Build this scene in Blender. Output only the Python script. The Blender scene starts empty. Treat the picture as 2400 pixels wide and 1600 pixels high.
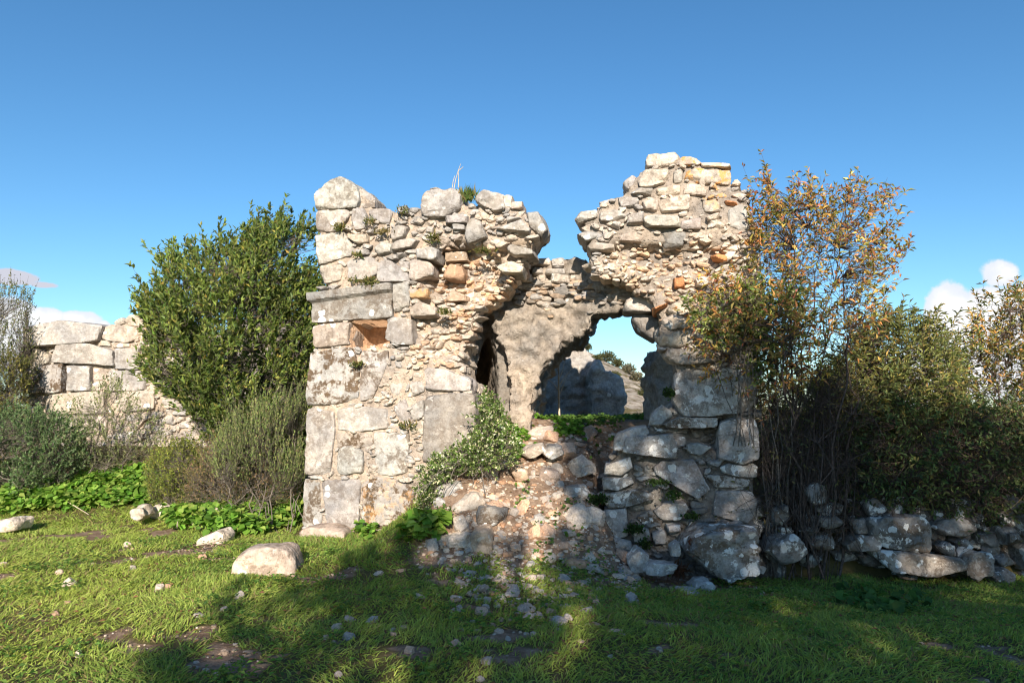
import bpy, math, random
import numpy as np
from mathutils import Vector, Matrix

S = bpy.context.scene
COL = S.collection
R = math.radians

# ------------------------------------------------------------------ camera
FPX, EYE = 1600.0, 1.6                       # focal length in photo pixels, eye height
PITCH = math.atan(150.0 / FPX)
cam_d = bpy.data.cameras.new('camera')
cam_d.sensor_width = 36.0
cam_d.lens = 36.0 * FPX / 2400.0
cam_d.clip_end = 3000.0
cam = bpy.data.objects.new('camera', cam_d)
COL.objects.link(cam)
cam.location = (0, 0, EYE)
cam.rotation_euler = (math.pi / 2 + PITCH, 0, 0)
S.camera = cam

# ------------------------------------------------------------------ sun and sky
SUN = Vector((-0.02, 1.0, -0.41)).normalized()          # direction the light travels
sun_d = bpy.data.lights.new('sun', 'SUN')
sun_d.energy = 5.0
sun_d.angle = R(0.53)
sun_d.color = (1.0, 0.885, 0.74)
sun = bpy.data.objects.new('sun', sun_d)
COL.objects.link(sun)
sun.rotation_euler = SUN.to_track_quat('-Z', 'Y').to_euler()
SUN_EL = math.asin(-SUN.z)
SUN_AZ = math.atan2(-SUN.x, -SUN.y)                     # clockwise from +Y

S.view_settings.view_transform = 'Standard'
S.view_settings.look = 'None'
S.view_settings.gamma = 1.0
S.view_settings.use_curve_mapping = False
S.view_settings.exposure = 0.82
S.cycles.pixel_filter_type = 'BLACKMAN_HARRIS'
S.cycles.filter_width = 1.15

world = bpy.data.worlds.new('World')
S.world = world
world.use_nodes = True
wt = world.node_tree
wt.nodes.clear()


class NT:
    """small node-graph helper"""
    def __init__(s, tree): s.t = tree
    def n(s, kind, **kw):
        nd = s.t.nodes.new(kind)
        for k, v in kw.items():
            if hasattr(nd, k) and not k[0].isupper(): setattr(nd, k, v)
        return nd
    def put(s, sock, v):
        if isinstance(v, bpy.types.NodeSocket): s.t.links.new(v, sock)
        elif v is not None:
            if hasattr(sock, 'default_value') and sock.type == 'RGBA' and len(v) == 3: v = (*v, 1)
            sock.default_value = v
    def math(s, op, a, b=None, c=None, clamp=False):
        nd = s.n('ShaderNodeMath', operation=op, use_clamp=clamp)
        for i, v in enumerate((a, b, c)):
            if v is not None: s.put(nd.inputs[i], v)
        return nd.outputs[0]
    def mix(s, f, a, b, blend='MIX'):
        nd = s.n('ShaderNodeMix', data_type='RGBA', blend_type=blend)
        s.put(nd.inputs['Factor'], f)
        s.put(nd.inputs[6], a); s.put(nd.inputs[7], b)
        return nd.outputs[2]
    def noise(s, vec, scale, detail=4, rough=0.55, dist=0.0):
        nd = s.n('ShaderNodeTexNoise')
        s.put(nd.inputs['Vector'], vec)
        nd.inputs['Scale'].default_value = scale
        nd.inputs['Detail'].default_value = detail
        nd.inputs['Roughness'].default_value = rough
        nd.inputs['Distortion'].default_value = dist
        return nd.outputs['Fac']
    def ramp(s, f, a, b, lo=0.0, hi=1.0):
        nd = s.n('ShaderNodeMapRange', interpolation_type='SMOOTHSTEP')
        s.put(nd.inputs['Value'], f)
        for k, v in zip(('From Min', 'From Max', 'To Min', 'To Max'), (a, b, lo, hi)):
            s.put(nd.inputs[k], v)
        return nd.outputs['Result']
    def vmath(s, op, a, b):
        nd = s.n('ShaderNodeVectorMath', operation=op)
        s.put(nd.inputs[0], a); s.put(nd.inputs[1], b)
        return nd.outputs[0]


g = NT(wt)
w_out = g.n('ShaderNodeOutputWorld')
w_bg = g.n('ShaderNodeBackground')
w_bg.inputs['Strength'].default_value = 0.10
sky = g.n('ShaderNodeTexSky', sky_type='NISHITA')
sky.sun_disc = False
sky.sun_elevation = SUN_EL
sky.sun_rotation = SUN_AZ
sky.altitude = 300
sky.air_density = 1.0
sky.dust_density = 0.5
sky.ozone_density = 3.0
hs = g.n('ShaderNodeHueSaturation')
g.put(hs.inputs['Color'], sky.outputs[0])
hs.inputs['Saturation'].default_value = 1.16
hs.inputs['Hue'].default_value = 0.496
hs.inputs['Value'].default_value = 1.0
# clouds: blobs in azimuth / elevation, broken up by noise
tc = g.n('ShaderNodeTexCoord')
sep = g.n('ShaderNodeSeparateXYZ')
g.put(sep.inputs[0], tc.outputs['Generated'])
az = g.math('ARCTAN2', sep.outputs[0], sep.outputs[1])
el = g.math('ARCSINE', sep.outputs[2])
nz = g.noise(tc.outputs['Generated'], 13.0, 9, 0.60)
nz2 = g.noise(tc.outputs['Generated'], 42.0, 6, 0.6)
def blob(a0, e0, ra, re, amp):
    da = g.math('DIVIDE', g.math('SUBTRACT', az, a0), ra)
    de = g.math('DIVIDE', g.math('SUBTRACT', el, e0), re)
    q = g.math('ADD', g.math('MULTIPLY', da, da), g.math('MULTIPLY', de, de))
    return g.math('MULTIPLY', g.math('EXPONENT', g.math('MULTIPLY', q, -1.0)), amp)
def azel(px, py):
    x, y, z = (px - 1200) / FPX, math.cos(PITCH) - (800 - py) / FPX * math.sin(PITCH), math.sin(PITCH) + (800 - py) / FPX * math.cos(PITCH)
    return math.atan2(x, y), math.asin(z / math.sqrt(x * x + y * y + z * z))
tot = None
for px, py, rx, ry, amp in ((2225, 745, 66, 80, 1.5), (2330, 770, 150, 92, 1.6), (2260, 860, 210, 80, 1.3), (2470, 760, 150, 130, 1.2), (2345, 640, 56, 44, 0.92),
                            (2050, 940, 200, 50, 1.0), (2600, 880, 260, 110, 1.3),
                            (30, 745, 75, 55, 1.15), (105, 750, 56, 36, 1.05), (190, 752, 60, 26, 1.05), (240, 765, 34, 18, 1.0), (-60, 800, 190, 80, 1.2),
                            (100, 820, 200, 50, 1.1),
                            (30, 650, 85, 22, 0.98), (105, 668, 45, 12, 0.9), (-60, 640, 90, 26, 0.9),
                            (1500, 912, 34, 20, .8), (1560, 925, 60, 26, .8)):
    a0, e0 = azel(px, py)
    a1, _ = azel(px + rx, py)
    _, e1 = azel(px, py - ry)
    b = blob(a0, e0, max(abs(a1 - a0), 1e-3), max(abs(e1 - e0), 1e-3), amp)
    tot = b if tot is None else g.math('MAXIMUM', tot, b)
dens = g.math('ADD', tot, g.math('MULTIPLY', g.math('SUBTRACT', nz, 0.5), 1.0))
dens = g.math('ADD', dens, g.math('MULTIPLY', g.math('SUBTRACT', nz2, 0.5), 0.42))
mask = g.ramp(dens, 0.40, 0.58)
mask = g.math('MULTIPLY', mask, g.ramp(tot, 0.12, 0.3))
shade = g.ramp(g.math('ADD', dens, g.math('MULTIPLY', g.math('SUBTRACT', nz2, 0.5), 0.8)), 0.5, 1.15)
# the small high cloud at the left is in grey shade; the others are lit from the front
a_lo, e_lo = azel(40, 695)
grey = g.math('MULTIPLY', g.ramp(el, e_lo, e_lo + 0.012), g.ramp(az, 0.0, -0.1))
c_lit = g.mix(shade, (5.0, 5.2, 5.6), (6.4, 6.3, 6.2))
c_col = g.mix(grey, c_lit, (3.9, 3.9, 4.4))
sky_col = g.mix(1.0, hs.outputs[0], (0.82, 0.95, 1.0), 'MULTIPLY')
final = g.mix(g.math('MULTIPLY', mask, 0.97), sky_col, c_col)
g.put(w_bg.inputs['Color'], final)
g.put(w_out.inputs['Surface'], w_bg.outputs[0])


# ================================================================== helpers
CP, SP = math.cos(PITCH), math.sin(PITCH)

def ray(px, py):
    a, b = (px - 1200) / FPX, (800 - py) / FPX
    return np.array((a, CP - b * SP, SP + b * CP))

def at(px, py, Y):
    d = ray(px, py)
    p = d * (Y / d[1])
    return np.array((p[0], p[1], p[2] + EYE))

def to_px(P):
    x, y, z = P[0], P[1], P[2] - EYE
    f = y * CP + z * SP
    u = -y * SP + z * CP
    return 1200 + FPX * x / f, 800 - FPX * u / f

def sm(a, b, x):
    t = np.clip((np.asarray(x, float) - a) / (b - a), 0, 1)
    return t * t * (3 - 2 * t)

def _hash(ix, iy, iz):
    n = (ix.astype(np.int64) * 374761393 + iy.astype(np.int64) * 668265263 + iz.astype(np.int64) * 1274126177) & 0xffffffff
    n = ((n ^ (n >> 13)) * 1274126177) & 0xffffffff
    n = ((n ^ (n >> 16)) * 2246822519) & 0xffffffff
    return ((n ^ (n >> 15)) & 0xffffff) / float(0xffffff)

def vnoise(P):
    P = np.asarray(P, float)
    f = np.floor(P)
    i = f.astype(np.int64)
    t = P - f
    t = t * t * (3 - 2 * t)
    o = 0
    for dx in (0, 1):
        wx = t[:, 0] if dx else 1 - t[:, 0]
        for dy in (0, 1):
            wy = t[:, 1] if dy else 1 - t[:, 1]
            for dz in (0, 1):
                wz = t[:, 2] if dz else 1 - t[:, 2]
                o = o + wx * wy * wz * _hash(i[:, 0] + dx, i[:, 1] + dy, i[:, 2] + dz)
    return o * 2 - 1

def fbm(P, octv=4, gain=0.5):
    o, a, s = 0, 1.0, 0
    P = np.array(P, float)
    for k in range(octv):
        o = o + a * vnoise(P + 17.3 * k)
        s += a
        a *= gain
        P = P * 2.03
    return o / s

def fbm2(x, y, octv=4):
    x = np.asarray(x, float)
    return fbm(np.stack([x.ravel(), np.asarray(y, float).ravel(), np.full(x.size, 3.7)], 1), octv).reshape(x.shape)

def wloc(o):
    v = Vector((0, 0, 0))
    while o is not None:
        v = v + o.location
        o = o.parent
    return np.array(v)

def new_mesh(name, V, faces, attrs=None, smooth=True):
    V = np.asarray(V, np.float32)
    if isinstance(faces, np.ndarray): faces = [faces]
    faces = [np.asarray(f, np.int32) for f in faces if len(f)]
    me = bpy.data.meshes.new(name)
    me.vertices.add(len(V))
    me.vertices.foreach_set('co', V.ravel())
    nl = sum(f.size for f in faces)
    npoly = sum(len(f) for f in faces)
    me.loops.add(nl)
    me.polygons.add(npoly)
    me.loops.foreach_set('vertex_index', np.concatenate([f.ravel() for f in faces]))
    st, k = [], 0
    for f in faces:
        st.append(np.arange(len(f)) * f.shape[1] + k)
        k += f.size
    me.polygons.foreach_set('loop_start', np.concatenate(st).astype(np.int32))
    me.polygons.foreach_set('use_smooth', np.full(npoly, smooth, bool))
    for key, val in (attrs or {}).items():
        val = np.asarray(val, np.float32)
        if val.ndim == 2:
            if val.shape[1] == 3: val = np.concatenate([val, np.zeros((len(val), 1), np.float32)], 1)
            a = me.attributes.new(key, 'FLOAT_COLOR', 'POINT')
            a.data.foreach_set('color', val.ravel())
        else:
            a = me.attributes.new(key, 'FLOAT', 'POINT')
            a.data.foreach_set('value', val)
    me.update(calc_edges=True)
    me.validate()
    return me

def obj(name, V, faces, mat, parent=None, attrs=None, smooth=True):
    V = np.asarray(V, float)
    if parent is not None: V = V - wloc(parent)
    o = bpy.data.objects.new(name, new_mesh(name, V, faces, attrs, smooth))
    COL.objects.link(o)
    if mat: o.data.materials.append(mat)
    if parent is not None: o.parent = parent
    if smooth and mat and 'limestone' in mat.name and 'vault' not in mat.name: o.data.set_sharp_from_angle(angle=R(24))
    return o

def tag(o, label=None, cat=None, group=None, kind=None):
    if label: o['label'] = label
    if cat: o['category'] = cat
    if group: o['group'] = group
    if kind: o['kind'] = kind
    return o

def thing(name, label, cat, loc, group=None):
    o = bpy.data.objects.new(name, None)
    o.empty_display_size = 0.2
    COL.objects.link(o)
    o.location = [float(c) for c in loc]
    return tag(o, label, cat, group)

class Acc:
    """collects pieces into one mesh"""
    def __init__(s): s.V, s.F, s.A, s.n = [], {}, {}, 0
    def add(s, V, F, **attrs):
        V = np.asarray(V, float)
        for f in (F if isinstance(F, (list, tuple)) else [F]):
            f = np.asarray(f, np.int64)
            if len(f): s.F.setdefault(f.shape[1], []).append(f + s.n)
        s.V.append(V)
        s.n += len(V)
        for k, v in attrs.items():
            v = np.asarray(v, float)
            if v.ndim == 0: v = np.full(len(V), float(v))
            elif v.ndim == 1 and len(v) in (3, 4) and len(v) != len(V): v = np.tile(v, (len(V), 1))
            if v.ndim == 2 and v.shape[1] == 3: v = np.concatenate([v, np.zeros((len(v), 1))], 1)
            s.A.setdefault(k, []).append(v)
    def build(s, name, mat, parent=None, smooth=True):
        return obj(name, np.concatenate(s.V), [np.concatenate(f) for f in s.F.values()], mat, parent,
                   {k: np.concatenate(v) for k, v in s.A.items()}, smooth)

def inpoly(poly, x, y):
    x, y = np.asarray(x, float), np.asarray(y, float)
    r = np.zeros(x.shape, bool)
    n = len(poly)
    for i in range(n):
        x0, y0 = poly[i]
        x1, y1 = poly[(i + 1) % n]
        if y0 == y1: continue
        c = ((y0 > y) != (y1 > y)) & (x < (x1 - x0) * (y - y0) / (y1 - y0) + x0)
        r ^= c
    return r

def edge_dist(poly, x, y):
    x, y = np.asarray(x, float), np.asarray(y, float)
    best = np.full(x.shape, 1e9)
    for i in range(len(poly)):
        x0, y0 = poly[i]
        x1, y1 = poly[(i + 1) % len(poly)]
        dx, dy = x1 - x0, y1 - y0
        t = np.clip(((x - x0) * dx + (y - y0) * dy) / max(dx * dx + dy * dy, 1e-12), 0, 1)
        best = np.minimum(best, np.hypot(x - x0 - t * dx, y - y0 - t * dy))
    return best

def hull(pts):
    pts = sorted(set((float(a), float(b)) for a, b in pts))
    def half(ps):
        h = []
        for p in ps:
            while len(h) > 1 and (h[-1][0] - h[-2][0]) * (p[1] - h[-2][1]) - (h[-1][1] - h[-2][1]) * (p[0] - h[-2][0]) <= 0: h.pop()
            h.append(p)
        return h
    a, b = half(pts), half(pts[::-1])
    return a[:-1] + b[:-1]

def clip_half(poly, m, n):
    out = []
    k = len(poly)
    for i in range(k):
        p, q = poly[i], poly[(i + 1) % k]
        dp = (p[0] - m[0]) * n[0] + (p[1] - m[1]) * n[1]
        dq = (q[0] - m[0]) * n[0] + (q[1] - m[1]) * n[1]
        if dp <= 0: out.append(p)
        if (dp < 0 < dq) or (dq < 0 < dp):
            t = dp / (dp - dq)
            out.append((p[0] + t * (q[0] - p[0]), p[1] + t * (q[1] - p[1])))
    return out

_cube = {}
def cube_grid(n):
    """surface grid of the cube [-1,1]^3, welded"""
    if n in _cube: return _cube[n]
    lin = np.tan(np.linspace(-1, 1, n + 1) * math.pi / 4 * 0.94) / math.tan(math.pi / 4 * 0.94)
    ids, V, F = {}, [], []
    def vid(p):
        k = tuple(np.round(p, 5))
        if k not in ids:
            ids[k] = len(V)
            V.append(p)
        return ids[k]
    for ax in range(3):
        for sg in (-1, 1):
            b, c = (ax + 1) % 3, (ax + 2) % 3
            gr = np.empty((n + 1, n + 1), int)
            for i in range(n + 1):
                for j in range(n + 1):
                    p = np.zeros(3)
                    p[ax], p[b], p[c] = sg, lin[i], lin[j]
                    gr[i, j] = vid(p)
            for i in range(n):
                for j in range(n):
                    q = [gr[i, j], gr[i + 1, j], gr[i + 1, j + 1], gr[i, j + 1]]
                    F.append(q if sg > 0 else q[::-1])
    _cube[n] = (np.array(V), np.array(F))
    return _cube[n]

def stone_geo(poly, w0, w1, rng, p=14, gap=0.008, rough=0.012, ncut=5, tilt=0.05, n=None, cut=(0.80, 0.95), res=0.03, fine=0.006):
    """solid stone filling a convex polygon in (u,v) from depth w1 (back) to w0 (front face)"""
    poly = hull(poly)
    pu, pv = np.array([q[0] for q in poly]), np.array([q[1] for q in poly])
    c = np.array(((pu.min() + pu.max()) / 2 * 0.4 + pu.mean() * 0.6, (pv.min() + pv.max()) / 2 * 0.4 + pv.mean() * 0.6))
    hu, hv, hw = max(np.ptp(pu) / 2, .01), max(np.ptp(pv) / 2, .01), (w0 - w1) / 2
    planes = []
    k = len(poly)
    for i in range(k):
        a, b = np.array(poly[i]), np.array(poly[(i + 1) % k])
        e = b - a
        L = np.hypot(*e)
        if L < 0.006: continue
        nn = np.array((e[1], -e[0])) / L
        d = np.dot(a - c, nn)
        if d < 0: nn, d = -nn, -d
        planes.append((np.array((nn[0], nn[1], rng.normal() * 0.05)), max(d - gap, 0.012)))
    fn = np.array((rng.normal() * tilt, rng.normal() * tilt, 1.0))
    planes.append((fn / np.linalg.norm(fn), hw))
    planes.append((np.array((0, 0, -1.0)), hw))
    cor = np.array([(a - c[0], b - c[1], s * hw) for a, b in poly for s in (-1, 1)])
    for _ in range(ncut):
        m = rng.normal(size=3)
        m /= np.array((hu, hv, hw)) ** 0.6
        m[2] = abs(m[2]) + 0.15 * np.linalg.norm(m)
        m /= np.linalg.norm(m)
        planes.append((m, (cor @ m).max() * rng.uniform(*cut)))
    if n is None: n = int(np.clip(max(hu, hv) * 2 / res, 5, 26))
    D, F = cube_grid(n)
    D = D * np.array((hu, hv, hw))
    acc = 0
    for m, d in planes:
        acc = acc + np.maximum(D @ m / d, 0) ** p
    V = D * (acc ** (-1.0 / p))[:, None]
    dn = V / np.linalg.norm(V, axis=1)[:, None]
    off = rng.uniform(-50, 50, 3)
    size = (hu * hv * hw) ** (1 / 3)
    a = fbm(V / max(size, .04) * 0.9 + off, 2) * size * 0.055 + fbm(V * 11 + off, 3) * rough + fbm(V * 30 + off, 2) * fine
    # chips: sharp-edged hollows
    ch = fbm(V * 6 + off[::-1], 2)
    a = a - np.clip(ch - 0.18, 0, 0.25) * rough * 5
    V = V + dn * a[:, None]
    V = V + np.array((c[0], c[1], (w0 + w1) / 2))
    return V, F

class Frame:
    """vertical plane: u along it, v = height, w towards the viewer"""
    def __init__(s, O, theta):
        s.O = np.array(O, float)
        s.U = np.array((math.cos(theta), -math.sin(theta), 0.0))
        s.N = np.array((-math.sin(theta), -math.cos(theta), 0.0))
    def hit(s, px, py, w=0.0):
        d = ray(px, py)
        c = np.array((0, 0, EYE))
        t = np.dot(s.O + s.N * w - c, s.N) / np.dot(d, s.N)
        P = c + d * t
        return np.dot(P - s.O, s.U), P[2]
    def world(s, V):
        V = np.atleast_2d(V)
        return s.O + V[:, :1] * s.U + V[:, 1:2] * np.array((0, 0, 1.0)) + V[:, 2:3] * s.N
    def px(s, u, v, w=0.0):
        return to_px(s.world(np.array([[u, v, w]]))[0])
    def poly(s, pts, w=0.0): return [s.hit(a, b, w) for a, b in pts]

ZO = {1: (0, 600, 2.45), 2: (680, 360, 3.136), 3: (1200, 320, 2.903), 4: (680, 780, 3.016), 5: (1000, 600, 3.137),
      6: (1300, 820, 2.704), 7: (1660, 360, 2.528), 8: (1660, 880, 2.528)}
def Z(k, *pts):
    x0, y0, s = ZO[k]
    return [(x0 + a / s, y0 + b / s) for a, b in pts]

def voronoi(seeds, keep, aspect, pad=0.6):
    q = np.array(seeds) * np.array((1, aspect))
    out = []
    for i in keep:
        d = q - q[i]
        r = np.hypot(d[:, 0], d[:, 1])
        near = np.argsort(r)[1:26]
        x, y = q[i]
        cell = [(x - pad, y - pad), (x + pad, y - pad), (x + pad, y + pad), (x - pad, y + pad)]
        for j in near:
            cell = clip_half(cell, (q[i] + q[j]) / 2, d[j])
            if len(cell) < 3: break
        if len(cell) >= 3: out.append((i, [(a, b / aspect) for a, b in cell]))
    return out

def darts(inside, box, rad, rng, tries, pre=None, aspect=1.0):
    """dart throwing with a radius field; returns list of (u,v)"""
    pts = list(pre) if pre else []
    n0 = len(pts)
    u = rng.uniform(box[0], box[1], tries)
    v = rng.uniform(box[2], box[3], tries)
    ok = inside(u, v)
    u, v = u[ok], v[ok]
    rr = rad(u, v)
    arr = np.empty((len(pts) + len(u), 2))
    n = len(pts)
    if n: arr[:n] = pts
    for a, b, r in zip(u, v, rr):
        if n:
            d = np.hypot(arr[:n, 0] - a, (arr[:n, 1] - b) * aspect)
            if d.min() < r: continue
        arr[n] = (a, b)
        n += 1
    return [tuple(x) for x in arr[:n]], n0

def extrude(poly, w0, w1):
    """closed prism from an outline (u,v); ends filled by ear clipping"""
    from mathutils.geometry import tessellate_polygon
    n = len(poly)
    V = np.array([(a, b, w0) for a, b in poly] + [(a, b, w1) for a, b in poly])
    tri = [list(t) for t in tessellate_polygon([[Vector((a, b, 0)) for a, b in poly]])]
    F = []
    for t in tri:
        F.append(t)
        F.append([i + n for i in t[::-1]])
    q = [[i, (i + 1) % n, (i + 1) % n + n, i + n] for i in range(n)]
    return V, [np.array(F), np.array(q)]

def remesh(pieces, voxel):
    """union of closed pieces [(V, faces)] as one even quad mesh"""
    a = Acc()
    for V, F in pieces: a.add(V, F)
    o = a.build('temporary', None)
    import bmesh
    bm = bmesh.new()
    bm.from_mesh(o.data)
    bmesh.ops.recalc_face_normals(bm, faces=bm.faces)
    bm.to_mesh(o.data)
    bm.free()
    m = o.modifiers.new('remesh', 'REMESH')
    m.mode = 'VOXEL'
    m.voxel_size = voxel
    dg = bpy.context.evaluated_depsgraph_get()
    ev = o.evaluated_get(dg)
    me = ev.to_mesh()
    V = np.empty(len(me.vertices) * 3)
    me.vertices.foreach_get('co', V)
    N = np.empty(len(me.vertices) * 3)
    me.vertices.foreach_get('normal', N)
    lt = np.empty(len(me.loops), np.int32)
    me.loops.foreach_get('vertex_index', lt)
    tot = np.empty(len(me.polygons), np.int32)
    me.polygons.foreach_get('loop_total', tot)
    sta = np.empty(len(me.polygons), np.int32)
    me.polygons.foreach_get('loop_start', sta)
    F = [lt[(sta[tot == k])[:, None] + np.arange(k)] for k in (3, 4) if (tot == k).any()]
    ev.to_mesh_clear()
    old = o.data
    bpy.data.objects.remove(o)
    bpy.data.meshes.remove(old)
    return V.reshape(-1, 3), F, N.reshape(-1, 3)

def tube(pts, r0, r1, sides=5):
    P = np.asarray(pts, float)
    n = len(P)
    T = np.gradient(P, axis=0)
    T /= np.linalg.norm(T, axis=1)[:, None] + 1e-9
    ref = np.array((0.31, 0.93, 0.2)) if abs(T[:, 2]).mean() > 0.5 else np.array((0.1, 0.05, 1.0))
    A = np.cross(T, ref)
    A /= np.linalg.norm(A, axis=1)[:, None] + 1e-9
    B = np.cross(T, A)
    rad = np.linspace(r0, r1, n)
    ang = np.arange(sides) * 2 * math.pi / sides
    V = P[:, None, :] + rad[:, None, None] * (np.cos(ang)[None, :, None] * A[:, None, :] + np.sin(ang)[None, :, None] * B[:, None, :])
    V = V.reshape(-1, 3)
    i = np.arange(n - 1)[:, None] * sides
    j = np.arange(sides)[None, :]
    k = (j + 1) % sides
    F = np.stack([i + j, i + k, i + k + sides, i + j + sides], -1).reshape(-1, 4)
    return V, F

def bez(a, b, c, n=7):
    t = np.linspace(0, 1, n)[:, None]
    return (1 - t) ** 2 * a + 2 * t * (1 - t) * b + t * t * c

def unit(v): return v / (np.linalg.norm(v, axis=-1, keepdims=True) + 1e-9)

def leaves(P, A, N, L, W, C, fold=0.25, droop=0.12):
    """many leaves: base point, axis, facing normal, length, width, colour"""
    n = len(P)
    A = unit(A)
    Sd = unit(np.cross(A, N))
    Nn = np.cross(Sd, A)
    L, W = np.broadcast_to(L, n)[:, None], np.broadcast_to(W, n)[:, None]
    m = P + A * L * 0.45
    V = np.stack([P, m - Sd * W / 2 + Nn * W * fold, P + A * L - Nn * L * droop, m + Sd * W / 2 + Nn * W * fold], 1).reshape(-1, 3)
    i = np.arange(n)[:, None] * 4
    F = np.concatenate([i + np.array([[0, 3, 2]]), i + np.array([[0, 2, 1]])])
    return V, F, np.repeat(C, 4, axis=0)

def pick(cols, w, n, rng, jit=0.15):
    cols = np.array(cols, float)
    k = rng.choice(len(cols), n, p=np.array(w) / np.sum(w))
    return np.clip(cols[k] * (1 + rng.normal(size=(n, 1)) * jit) * (1 + rng.normal(size=(n, 3)) * 0.05), 0.004, 0.95)

# ================================================================== materials
def new_mat(name):
    m = bpy.data.materials.new(name)
    m.use_nodes = True
    m.node_tree.nodes.clear()
    return m, NT(m.node_tree)

def stone_mat(name, white=0.5, stain=0.5, orange=0.0, grime=0.4, local=False, spots=0.5, bump=0.5):
    m, k = new_mat(name)
    out = k.n('ShaderNodeOutputMaterial')
    bs = k.n('ShaderNodeBsdfPrincipled')
    bs.inputs['Roughness'].default_value = 0.93
    bs.inputs['Specular IOR Level'].default_value = 0.15
    at_ = k.n('ShaderNodeAttribute', attribute_name='Col')
    if local:
        t = k.n('ShaderNodeTexCoord')
        oi = k.n('ShaderNodeObjectInfo')
        vec = k.vmath('ADD', t.outputs['Object'], k.vmath('MULTIPLY', oi.outputs['Location'], (3.1, 3.7, 2.9)))
        col = k.mix(k.ramp(oi.outputs['Random'], 0.25, 0.95), at_.outputs['Color'], k.mix(1.0, at_.outputs['Color'], (1.22, 0.90, 0.70), 'MULTIPLY'))
        rv = k.math('FRACT', k.math('MULTIPLY', oi.outputs['Random'], 7.31))
        col = k.mix(1.0, col, k.mix(rv, (0.72, 0.73, 0.76), (1.15, 1.12, 1.08)), 'MULTIPLY')
    else:
        geo = k.n('ShaderNodeNewGeometry')
        vec = geo.outputs['Position']
        col = at_.outputs['Color']
    n1 = k.noise(vec, 2.6, 6, 0.6)
    n2 = k.noise(vec, 16.0, 6, 0.68)
    n3 = k.noise(vec, 48.0, 3, 0.6)
    col = k.mix(1.0, col, k.mix(k.ramp(n1, 0.3, 0.72), (0.76, 0.77, 0.80), (1.16, 1.10, 1.03)), 'MULTIPLY')
    col = k.mix(1.0, col, k.mix(k.ramp(n2, 0.3, 0.7), (0.74, 0.72, 0.70), (1.16, 1.16, 1.15)), 'MULTIPLY')
    col = k.mix(k.ramp(n3, 0.55, 0.8, 0, 0.35), col, (0.12, 0.10, 0.085))
    # dark crust, strongest where the block carries it (attribute alpha)
    d1 = k.noise(vec, 4.3, 8, 0.72, 0.4)
    d2 = k.noise(vec, 23.0, 5, 0.7)
    dk = k.math('MULTIPLY', k.ramp(d1, 0.47, 0.54), k.ramp(d2, 0.34, 0.50))
    dk = k.math('MULTIPLY', dk, k.math('MULTIPLY', at_.outputs['Alpha'], stain, clamp=True), clamp=True)
    col = k.mix(dk, col, k.mix(k.noise(vec, 9.0, 3), (0.055, 0.040, 0.030), (0.17, 0.115, 0.07)))
    gr = k.math('MULTIPLY', k.ramp(k.noise(vec, 6.5, 8, 0.75), 0.52, 0.66), grime)
    col = k.mix(gr, col, (0.16, 0.145, 0.125))
    # pale lichen: ragged patches and round spots
    wn = k.math('MULTIPLY', k.ramp(k.noise(vec, 5.1, 9, 0.66, 0.3), 0.665 - .085 * white, 0.70 - .085 * white), min(1.0, white * 1.2), clamp=True)
    col = k.mix(wn, col, (0.66, 0.64, 0.60))
    wv = k.vmath('ADD', vec, k.vmath('MULTIPLY', k.n('ShaderNodeTexNoise').outputs['Color'], (0.0, 0.0, 0.0)))
    vo = k.n('ShaderNodeTexVoronoi')
    k.put(vo.inputs['Vector'], k.vmath('ADD', vec, k.mix(0.06, (0, 0, 0), NoiseCol(k, vec, 18.0))))
    vo.inputs['Scale'].default_value = 7.5
    sepc = k.n('ShaderNodeSeparateColor')
    k.put(sepc.inputs[0], vo.outputs['Color'])
    rad = k.ramp(sepc.outputs[0], 1.0 - 0.55 * spots, 1.0, 0.0, 0.42)
    sp = k.math('LESS_THAN', vo.outputs['Distance'], rad)
    sp = k.math('MULTIPLY', sp, k.ramp(d2, 0.3, 0.5, 0.45, 0.95))
    col = k.mix(sp, col, k.mix(sepc.outputs[1], (0.60, 0.61, 0.60), (0.74, 0.72, 0.68)))
    if orange:
        oa = k.n('ShaderNodeAttribute', attribute_name='orange')
        oo = k.math('MULTIPLY', k.ramp(k.noise(vec, 8.0, 6, 0.7), 0.50, 0.57), oa.outputs['Fac'], clamp=True)
        col = k.mix(oo, col, k.mix(n2, (0.55, 0.24, 0.06), (0.62, 0.36, 0.13)))
    k.put(bs.inputs['Base Color'], col)
    b1 = k.math('ADD', k.math('MULTIPLY', k.noise(vec, 13.0, 7, 0.7), 0.9), k.math('MULTIPLY', n3, 0.35))
    b1 = k.math('ADD', b1, k.math('MULTIPLY', k.ramp(k.noise(vec, 26.0, 2), 0.28, 0.45), 0.35))
    bp = k.n('ShaderNodeBump')
    bp.inputs['Strength'].default_value = bump
    bp.inputs['Distance'].default_value = 0.035
    k.put(bp.inputs['Height'], b1)
    k.put(bs.inputs['Normal'], bp.outputs[0])
    k.put(out.inputs[0], bs.outputs[0])
    return m

def NoiseCol(k, vec, scale):
    nd = k.n('ShaderNodeTexNoise')
    k.put(nd.inputs['Vector'], vec)
    nd.inputs['Scale'].default_value = scale
    return nd.outputs['Color']

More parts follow.
